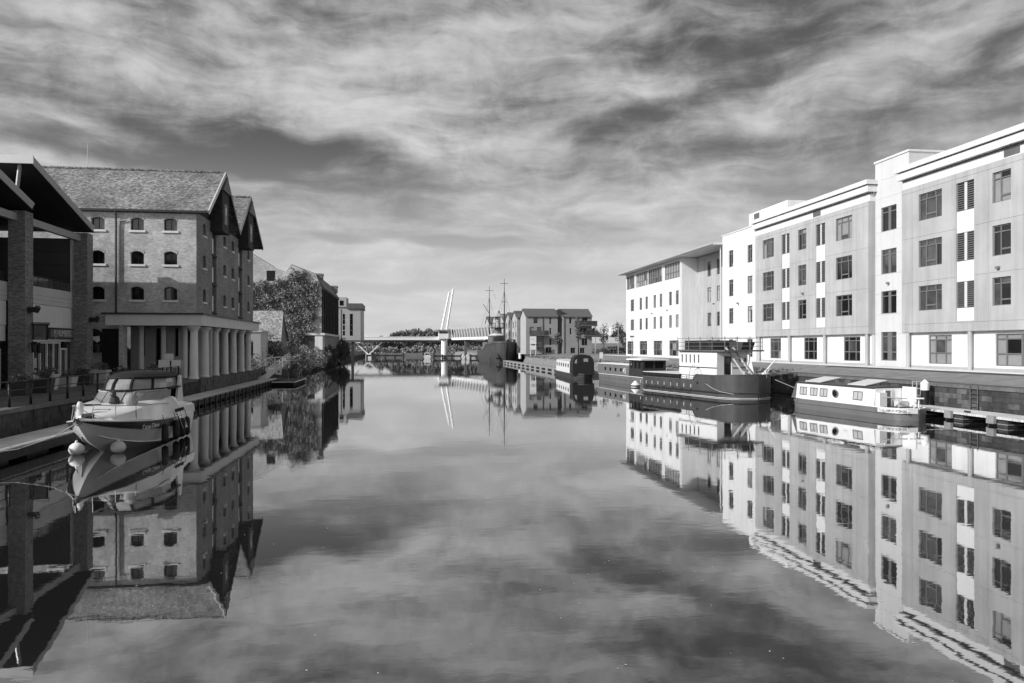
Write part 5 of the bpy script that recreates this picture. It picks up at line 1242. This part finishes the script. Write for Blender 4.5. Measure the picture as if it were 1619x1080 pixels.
for x, y, l in ((17.3, 226, 'left of the two white dinghies moored by the lightship stern'), (18.6, 226, 'right of the two white dinghies moored by the lightship stern')):
    o = thing('dinghy', (x, y, 0), l, 'boat', group='white dinghies by the lightship'); part('hull', MB().loft([[(-.55*f,yy,.9),(-.3*f,yy,-.1),(.3*f,yy,-.1),(.55*f,yy,.9)] for yy, f in ((-1.3,1),(.5,1),(1.6,.2))], False, True), 'boat_white', o)
    part('cover', MB().prism([(-.5,-1.25,.9),(.5,-1.25,.9),(0,-1.25,1.5)], (0,2,0)), 'boat_white', o)

# ------------------------------------------------------------------ lightship (local x towards the bow)
LS = thing('lightship', (23.0, 192, 0), 'dark hulled lightship with lantern tower and two tall masts, bow towards us', 'ship', R(-86))
SS = [(-12,2.2,3.3),(-10,3.2,3.1),(-5,3.75,3.0),(0,3.9,3.1),(4.5,3.95,3.3),(7,3.9,4.5),(10,3.6,4.8),(12.4,2.5,5.0),(13.6,1.2,5.1),(14.1,.2,5.15)]
part('hull', MB().loft([[(x,-b,z),(x-.1,-b*.97,z*.6),(x-.5*(x>9),-b*.9,z*.25),(x-1.2*(x>9),-b*.74,-.4),(x-1.2*(x>9),b*.74,-.4),(x-.5*(x>9),b*.9,z*.25),(x-.1,b*.97,z*.6),(x,b,z)] for x in [ -12+26.1*k/40 for k in range(41)] for _, b, z in [interp(SS, x)]], False, True), 'ship_hull', LS)
auto_smooth([c for c in COL.objects if c.parent == LS][0], 50)
part('deck', MB().loft([[(x,-b*.97,z-.5),(x,b*.97,z-.5)] for x, b, z in SS], False, False), 'ship_grey', LS)
part('rubbing_band', MB().path([(x,-b-.03,z-.25) for x, b, z in SS], .1, 6).path([(x,b+.03,z-.25) for x, b, z in SS], .1, 6), 'ship_grey', LS)
part('waterline_band', MB().path([(x-1.2*(x > 9),-b*.76,.05) for x, b, z in SS], .1, 6), 'wall_stone_pale', LS)
part('anchor', MB().bar((12.6,-1.8,2.2),(12.75,-1.6,1.0),.2,.2).bar((12.7,-2.3,1.0),(12.9,-1.0,1.0),.25,.4), 'dark_void', LS); part('anchor', MB().bar((12.9,-1.4,-.1),(12.9,-1.4,2.0),.12,.12), 'dark_void', LS)
part('deckhouse', MB().box(-8, -2, -2.0, 2.0, 3.0, 5.0), 'ship_grey', LS)
part('deckhouse_windows', MB().box(-2.0, -1.96, -1.5, -.5, 4.3, 5.1).box(-2.0,-1.96,.5,1.5,4.3,5.1), 'glass_dark', LS)
part('bridge_house', MB().box(-1.9, 4.5, -1.7, 1.7, 3.0, 6.6), 'ship_grey', LS); part('house_window', MB().box(4.5,4.54,-1.2,1.2,5.3,6.2), 'glass_dark', LS)
part('house_roof', MB().lathe([(2.2,6.6),(2.1,6.8),(.8,7.3),(.3,7.4)], (2.6,0,0), 16), 'stone_band', LS)
part('tower', MB().tube((3.0,0,6.6),(3.0,0,8.4),1.0,.9,14), 'ship_grey', LS)
part('gallery', MB().lathe([(1.9,8.4),(1.9,8.6),(1.1,8.65)], (3.0,0,0), 16), 'dark_metal', LS)
mb = MB()
for k in range(12): mb.tube((3+1.85*math.cos(k*math.pi/6),1.85*math.sin(k*math.pi/6),8.6),(3+1.85*math.cos(k*math.pi/6),1.85*math.sin(k*math.pi/6),9.7),.04)
mb.path([(3+1.85*math.cos(k*math.pi/6),1.85*math.sin(k*math.pi/6),9.7) for k in range(13)], .04)
part('gallery_railing', mb, 'dark_metal', LS)
part('lantern', MB().tube((3,0,8.65),(3,0,11.3),.6,.6,12), 'pale_steel', LS)
part('lantern_bars', MB().add([], []) if False else MB().path([(3+.66*math.cos(k*math.pi/6),.66*math.sin(k*math.pi/6),10.2) for k in range(13)], .05), 'pale_steel', LS)
part('lantern_roof', MB().lathe([(1.9,11.3),(1.8,11.4),(.8,12.0),(.5,12.2),(.5,12.7),(.3,12.9)], (3,0,0), 14), 'pale_steel', LS)
def mast(x, h, yz, top):
    o = part('mast', MB().tube((x,0,3.5),(x,0,h*.7),.17,.13,8).tube((x,0,h*.7),(x,0,h),.11,.05,8), 'dark_metal', LS)
    for z, w in yz: part('yard', MB().tube((x,-w,z),(x,w,z),.05), 'dark_metal', o)
    part('rigging', MB().tube((x,0,h*.85),(x+4,2.8,4.0),.025,.025,4).tube((x,0,h*.85),(x+4,-2.8,4.0),.025,.025,4).tube((x,0,h*.85),(x-5,-2.8,4.0),.025,.025,4).tube((x,0,h*.85),(x-5,2.8,4.0),.025,.025,4), 'dark_metal', o)
    return o
mast(11.0, 20.2, [(19.0,1.0),(14.6,.7)], 1)
m2_ = mast(-9.0, 19.9, [(18.7,1.1)], 0); part('boom', MB().tube((-9.0,0,12.6),(-9.6,-1.6,15.2),.09,.06), 'dark_metal', m2_)
part('flag', MB().loft([[(-9.0+.02*k,1.1+.35*k,18.5-.42*k-.2*(k % 2)),(-9.0,.9+.3*k,17.6-.45*k)] for k in range(4)], False, False), 'boat_white', m2_)
for k in range(7): part('deck_railing', MB().tube((5.0+k*1.1,-3.2,4.0),(5.0+k*1.1,-3.2,4.9),.04), 'dark_metal', LS)
for x, y, l in ((26.9, 176.5, 'short white bollard nearest the lightship bow'), (28.6, 176.0, 'taller white bollard right of the lightship bow')):
    o = part('bollard', MB().lathe([(.35,0),(.35,1.0),(.45,1.1),(.3,1.3)], (x, y, 1.0), 10), 'sign_white'); tag(o, l, 'bollard', 'white bollards by the lightship')
# row of pontoon frames from the lightship to the far narrowboat
pt2 = thing('slatted_pontoon', (22.3, 108, 0), 'long pale pontoon with square dark openings running to the lightship', 'pontoon')
fm_ = MB().slab(0, 5.3, 0, .62, 0, .1, [(.9,4.4,.08,.46)]).mesh('side_frame', 'timber')
for k in range(12): link('side_frame', fm_, pt2, (0, 5.3*(k+1), 0), R(-90)); 
part('deck', MB().box(.0, 1.3, 0, 64, .625, .7), 'timber', pt2); part('float', MB().box(.15, 1.2, 0, 64, -.3, .6), 'dark_void', pt2)

# ------------------------------------------------------------------ apartments behind the lightship
def unit(root, x0, x1, y0, y1, ze, zr, wall_m, wins, left_gable=True):
    z0 = 0
    part('wall', MB().slab(x0, x1, 0, ze, y0, y0+.3, [(a, b, c, d) for a, b, c, d, _ in wins]), wall_m, root)
    for a, b, c, d, st in wins: window(root, st, a, c, b-a, d-c, y=y0+.15, subs=False, mix=(.5,.3,.2,0))
    ym = (y0+y1)/2
    part('gable_wall', MB().prism([(x0,y0+.305,0),(x0,y1,0),(x0,y1,ze),(x0,ym,zr-.1),(x0,y0+.305,ze)], (.3,0,0)), 'apt_pale', root)  # sunlit canal gable, its brightness put into a paler material
    part('gable_wall', MB().prism([(x1-.3,y0+.305,0),(x1-.3,y1,0),(x1-.3,y1,ze),(x1-.3,ym,zr-.1),(x1-.3,y0+.305,ze)], (.3,0,0)), 'apt_brick', root)
    part('back_wall', MB().box(x0+.3, x1-.3, y1-.3, y1, 0, ze), 'apt_brick', root)
    part('roof', MB().prism([(x0-.2,y0-.35,ze-.05),(x0-.2,ym,zr),(x0-.2,y1+.3,ze-.05),(x0-.2,ym,zr-.25)], (x1-x0+.4,0,0)), 'slate', root)
AP = thing('apartment_block', (27, 170, 2.1), 'pair of three storey apartment blocks with dark pitched roofs beyond the moored boats', 'building')
unit(AP, .3, 7.6, 0, 8.5, 8.6, 10.6, 'apt_brick', [(2.0,3.0,7.0,8.5,'plain'),(5.7,6.1,6.9,8.4,'plain'),(1.1,2.1,4.6,6.2,'plain'),(2.8,3.9,4.5,6.2,'plain2'),(5.7,6.1,4.5,6.0,'plain'),(2.0,4.0,2.0,3.6,'plain2'),(5.7,6.1,2.1,3.6,'plain'),(4.8,6.2,.3,1.6,'plain2')])
unit(AP, 8.7, 15.6, 0, 8.5, 8.6, 10.6, 'apt_brick', [(10.3,10.8,7.0,8.4,'plain'),(13.2,14.6,6.9,8.4,'plain2'),(10.4,10.8,4.5,6.0,'plain'),(12.8,14.4,4.5,6.0,'plain2'),(13.2,14.6,2.0,3.7,'plain2'),(10.6,11.7,.2,1.5,'plain2'),(12.8,13.9,.2,1.5,'plain2')])
part('stair_core', MB().box(7.62, 8.68, .6, 8, 0, 10.2), 'dark_cladding', AP)
for a, b, y, z in ((1.0,5.3,-1.3,4.15),(1.6,3.9,-1.2,1.6),(11.4,16.6,-1.2,6.4),(13.6,16.7,-1.2,4.1)):
    o = part('balcony', MB().box(a, b, y, -.02, z, z+.22), 'slate', AP)
    part('balustrade', MB().box(a, b, y, y+.05, z+1.15, z+1.22).box(a, b, y+.02, y+.04, z+.22, z+1.15), 'glass_mid', o)
part('corner_post', MB().box(16.1,16.3,-1.1,-.9,0,6.4), 'pale_steel', AP)
part('downpipe', MB().tube((4.2,-.06,0),(4.2,-.06,8.5),.07).tube((9.2,-.06,0),(9.2,-.06,8.5),.07), 'dark_metal', AP)
for i, (y0, x0) in enumerate(((9.2, -.4), (18.2, -.8), (27.2, -1.4), (36.2, -2.2), (45.2, -3.2))):
    o = thing('terrace_house', (27+x0, 170+y0, 2.1), ['gabled block directly behind the apartments', 'second gabled block in the row behind the apartments', 'third gabled block in the row, right of the lightship lantern', 'fourth gabled block in the row behind the lightship lantern', 'farthest gabled block of the row behind the bridge ribs'][i], 'building', group='gabled blocks receding behind the lightship')
    unit(o, 0, 8, 0, 8.6, 8.6, 10.5, 'apt_brick', [])
    for yy in (1.6, 5.6):
        for z in (1.0, 3.8, 6.4): part('window', MB().box(-.05, -.005, yy, yy+1.4, z, z+1.5), 'glass_mid', o)
    part('balcony', MB().box(-1.2, -.06, 2.0, 6.5, 3.3, 3.5), 'slate', o)
for i, (x, lab) in enumerate(((53.6, 'left of the two gabled houses beyond the saplings'), (61.2, 'right of the two gabled houses beyond the saplings, next to the white wing'))):
    o = thing('gabled_house', (x, 212, 2.1), lab, 'house', group='gabled houses beyond the saplings')
    part('wall', MB().box(-3.4, 3.4, 0, 9, 0, 4.2), 'apt_pale', o)
    part('gable', MB().prism([(-3.4,.0,4.2),(3.4,0,4.2),(0,0,7.2)], (0,.3,0)), 'dark_cladding', o)
    part('roof', MB().prism([(-4.1,-.6,3.9),(0,-.6,7.6),(0,-.6,7.2),(-3.7,-.6,3.85)], (0,10,0)), 'pale_metal', o); part('roof', MB().prism([(4.1,-.6,3.9),(3.7,-.6,3.85),(0,-.6,7.2),(0,-.6,7.6)], (0,10,0)), 'pale_metal', o)
    for k in range(3): part('window', MB().box(-2.4+1.8*k,-1.2+1.8*k,-.03,-.005,2.2,3.5), 'glass_mid', o)
o = thing('white_wall', (47, 200, 2.1), 'long low pale wall in front of the gabled houses', 'wall'); part('panel', MB().box(0,22,0,.3,2.6,4.3), 'stone_beam', o); part('base', MB().box(0,22,.05,.28,0,2.6), 'apt_brick', o)
o = thing('garden_hedge', (44.5, 168, 2.2), 'dark clipped hedge along the foot of the far wall', 'hedge')
tag(link('foliage', leaves_mesh('foliage', blob_pts((9, 0, .9), (11, 1, 1.2), 2600, 60, .95, .2), .22, 'leaf_dark'), o), kind='stuff'); part('stems', MB().box(-1.5, 19, -.3, .3, -.2, .8), 'leaf_dark', o)
# signs and poles on the bank
o = thing('information_board', (26.6, 156, 2.0), 'tall white board on two posts before the apartment gable', 'sign')
part('board', MB().box(-.75, .6, -.04, .04, 2.4, 4.0), 'sign_white', o); part('upper_strip', MB().box(-.6, .3, -.05, -.042, 3.3, 3.5), 'stone_band', o); part('post', MB().tube((-.6,.06,0),(-.6,.06,2.5),.07).tube((.5,.06,0),(.5,.06,2.5),.07), 'stone_beam', o)
part('lower_board', MB().box(-.75,.6,-.03,.03,1.2,2.1), 'stone_beam', o)
o = thing('bank_sign', (25.7, 97.5, 1.8), 'square white sign on a short dark post on the grass bank', 'sign')
part('board', MB().box(-.22, .22, -.02, .02, .55, 1.35), 'sign_white', o); part('post', MB().tube((-.1,.03,-.1),(-.1,.03,.6),.04), 'dark_metal', o)
for x, y, h, l in ((33.9, 118, 5.2, 'slim pale lamp pole on the grass bank left of the white wing'), (27.6, 90, 3.2, 'thin sign pole on the bank behind the dark wheelhouse')):
    o = thing('pole', (x, y, 2.0), l, 'pole'); part('shaft', MB().tube((0,0,0),(0,0,h),.06,.04), 'pale_steel', o); part('head', MB().box(-.25,.25,-.05,.05,h-.15,h+.05), 'steel', o)
o = thing('tree_shelter', (29.3, 66, 1.9), 'small dark netted planter on the bank behind the barge', 'planter'); part('basket', MB().lathe([(.2,.6),(.55,.8),(.6,1.9),(.3,2.2)], n=12), 'dark_metal', o); part('leg', MB().tube((0,0,0),(0,0,.7),.06), 'dark_metal', o)

# ------------------------------------------------------------------ vegetation
def tree(x, y, z, h, r, n, label, leaf='leaf', size=.16, trunk_h=.4, name='young_tree', group='saplings on the right bank', squash=1.0):
    o = thing(name, (x, y, z), label, 'tree', group=group)
    mb = MB(); lean = random.uniform(-.03, .03)
    p = [(lean*h*t*t*2, .1*lean*t, h*t) for t in (0, .25, .5, .75, .95)]
    for i in range(4): mb.tube(p[i], p[i+1], h*.018*(1-i*.22), h*.018*(1-(i+1)*.22), 7, False)
    for k in range(9):
        t = random.uniform(trunk_h*.9, .85); a = random.uniform(0, 6.28); l = r*random.uniform(.5, .95)*(1.2-t*.6)
        b0 = Vector((lean*h*t*t*2, 0, h*t)); mb.tube(b0, b0+Vector((math.cos(a)*l, math.sin(a)*l, l*.7)), h*.007, h*.002, 5, False)
    part('trunk', mb, 'bark', o)
    tag(link('crown', leaves_mesh('crown', blob_pts((0, 0, h*(trunk_h+1)/2), (r, r, h*(1-trunk_h)/2*squash), n, 16, .8, .4), size, leaf), o), kind='stuff')
    return o
tl = [(40.1, 150, 6.5, 1.1, 'first sapling right of the apartment block'), (35.3, 152, 8.0, 1.0, 'slim conical sapling in front of the right apartment gable'), (46.0, 160, 7.5, 1.6, 'bushy sapling before the left gabled house'),
      (55.5, 168, 7.0, 2.0, 'bushy sapling before the right gabled house'), (30.8, 150, 5.0, .9, 'small sapling before the left apartment block'), (50.5, 172, 5.0, 1.5, 'low round tree between the two gabled houses'), (27.6, 160, 4.2, 1.0, 'small tree just right of the white information board'), (41.0, 128, 4.6, .9, 'thin sapling close to the corner of the white wing')]
for x, y, h_, r_, l in tl: tree(x, y, 2.1, h_, r_, 520, l, 'leaf_dark', .15, .3)
def bush(x, y, z, r, n, label, leaf='leaf_dark', size=.14, name='bush', group='bushes along the left bank'):
    o = thing(name, (x, y, z), label, 'bush', group=group)
    tag(link('foliage', leaves_mesh('foliage', blob_pts((0, 0, r[2]*.75), r, int(n*1.5), 30, .88, .36), size*.78, leaf), o), kind='stuff')
    mb = MB()
    for k in range(7):
        a = random.uniform(0, 6.28); mb.tube((0,0,-.2), (math.cos(a)*r[0]*.6, math.sin(a)*r[1]*.6, r[2]*1.0), .04, .015, 5, False)
    part('stems', mb, 'bark', o)
bush(-17.6, 98, 1.6, (2.4, 3.2, 2.2), 2600, 'dark round shrub behind the gangway railings', 'leaf_dark')
bush(-19.5, 90, 1.5, (1.6, 2.2, 1.7), 1600, 'dark shrub right of the last pale column', 'leaf_dark')
bush(-15.2, 108, .5, (1.7, 5, 2.0), 3000, 'grey green bush on the bank just past the gangway', 'leaf')
bush(-14.8, 119, .4, (1.6, 5.5, 2.0), 3000, 'middle grey green bush of the bank below the ivy', 'leaf')
bush(-14.6, 131, .4, (1.5, 6, 1.9), 2800, 'low bush on the bank before the mill doorway', 'leaf')
bush(-14.8, 144, .5, (1.4, 6, 2.0), 2400, 'long dark bush at the foot of the mill corner', 'leaf_dark')
bush(-14.6, 158, .5, (1.4, 7, 2.3), 2400, 'dark bush beneath the timber canal front', 'leaf_dark', .18)
bush(-14.2, 176, .6, (1.9, 7, 2.9), 3000, 'tall near black bush leaning over the water at the far end of the left bank', 'leaf_dark', .2)
tree(-20.6, 118, 1.8, 7.0, 2.0, 1500, 'leafy tree growing between the shed and the ivy', 'leaf_dark', .18, .1, 'bank_tree', 'trees on the left bank')
# masses beyond the bridge
def mass(name, pts, size, m): tag(link(name, leaves_mesh(name, pts, size, m)), 'mass of trees', None, None, 'stuff')
pp = [blob_pts((x, 305+random.uniform(-3, 3), 1.6), (random.uniform(3.5, 6.5), 3, random.uniform(1.8, 3.4)), 900, 20, .8, .4) for x in range(-34, 44, 6)]
o = link('far_bank_bushes', leaves_mesh('far_bank_bushes', np.vstack(pp), .42, 'leaf')); tag(o, 'bushes along the far bank seen under the bridge', None, None, 'stuff')
pp = []
for k in range(44):
    x = -32+1.75*k; hgt = 9.5*math.exp(-((x-8)/48)**2)*random.uniform(.86, 1.0)
    hgt = random.uniform(.93, 1.03)*(12.4*min(1, max(.25, (x+32)/34)**.6) if x > -31 else 4)
    pp.append(blob_pts((x, 420+random.uniform(-6, 6), hgt*.5), (5.5, 5, hgt*.5), 1500, 40, .9, .32))
o = link('far_wood', leaves_mesh('far_wood', np.vstack(pp), .8, 'leaf_far')); tag(o, 'distant belt of trees on the horizon behind the bridge', None, None, 'stuff')
pp = [blob_pts((x, 600+random.uniform(-20, 20), 3.0), (22, 8, random.uniform(3.5, 5.5)), 900, 24, .9, .35) for x in list(range(-500, -60, 30)) + list(range(40, 620, 30))]
o = link('horizon_trees', leaves_mesh('horizon_trees', np.vstack(pp), 1.4, 'leaf_far')); tag(o, 'low line of trees along the horizon', None, None, 'stuff')
# grass tufts on the right bank and petals on the water
g = []
for (xa, ya), (xb, yb) in zip(EDGE_R[1:6], EDGE_R[2:7]):
    n = 1400; t = rng.random(n); g.append(np.stack([xa+(xb-xa)*t + rng.random(n)*3.5-.4, ya+(yb-ya)*t, 1.74+rng.random(n)*.22], 1))
o = link('bank_grass', leaves_mesh('bank_grass', np.vstack(g), .13, 'grass', ((0, -1, .2), .2))); tag(o, 'rough grass along the right bank edge', None, None, 'stuff')
n = 260; d_ = 6 + rng.random(n)**1.2*26; a_ = (rng.random(n)-.5)*1.25
pp = np.stack([d_*np.sin(a_+R(YAW)), d_*np.cos(a_+R(YAW)), np.full(n, .006)], 1); pp = pp[(pp[:, 0] > -9.5) & (pp[:, 0] < 24)]
mb = MB()
for x, y, z in pp:
    s_ = random.uniform(.007, .02); a0 = random.uniform(0, 6.28)
    mb.add([(x+s_*math.cos(a0+k*1.57)*(1 if k % 2 else .6), y+s_*math.sin(a0+k*1.57)*(1 if k % 2 else .6), z) for k in range(4)], [(0,1,2,3)])
tag(part('floating_petals', mb, 'boat_white'), 'pale petals scattered on the near water', None, None, 'stuff')

for pts_, lab in (([(27.55,38.3,.65),(28.4,38.0,.6),(29.5,37.6,.5)], 'pale rope from the white narrowboat stern to the jetty'), ([(27.2,53.0,1.5),(28.4,51.9,.85),(29.6,51.0,.5)], 'pale rope from the dark barge bow to the landing stage'), ([(-9.8,37.2,1.05),(-11.6,38.4,.6),(-13.3,39.2,.5)], 'dark stern rope from the cruiser to the pontoon')):
    tag(part('mooring_line', MB().path(pts_, .016, 5), 'rope'), lab, 'rope')
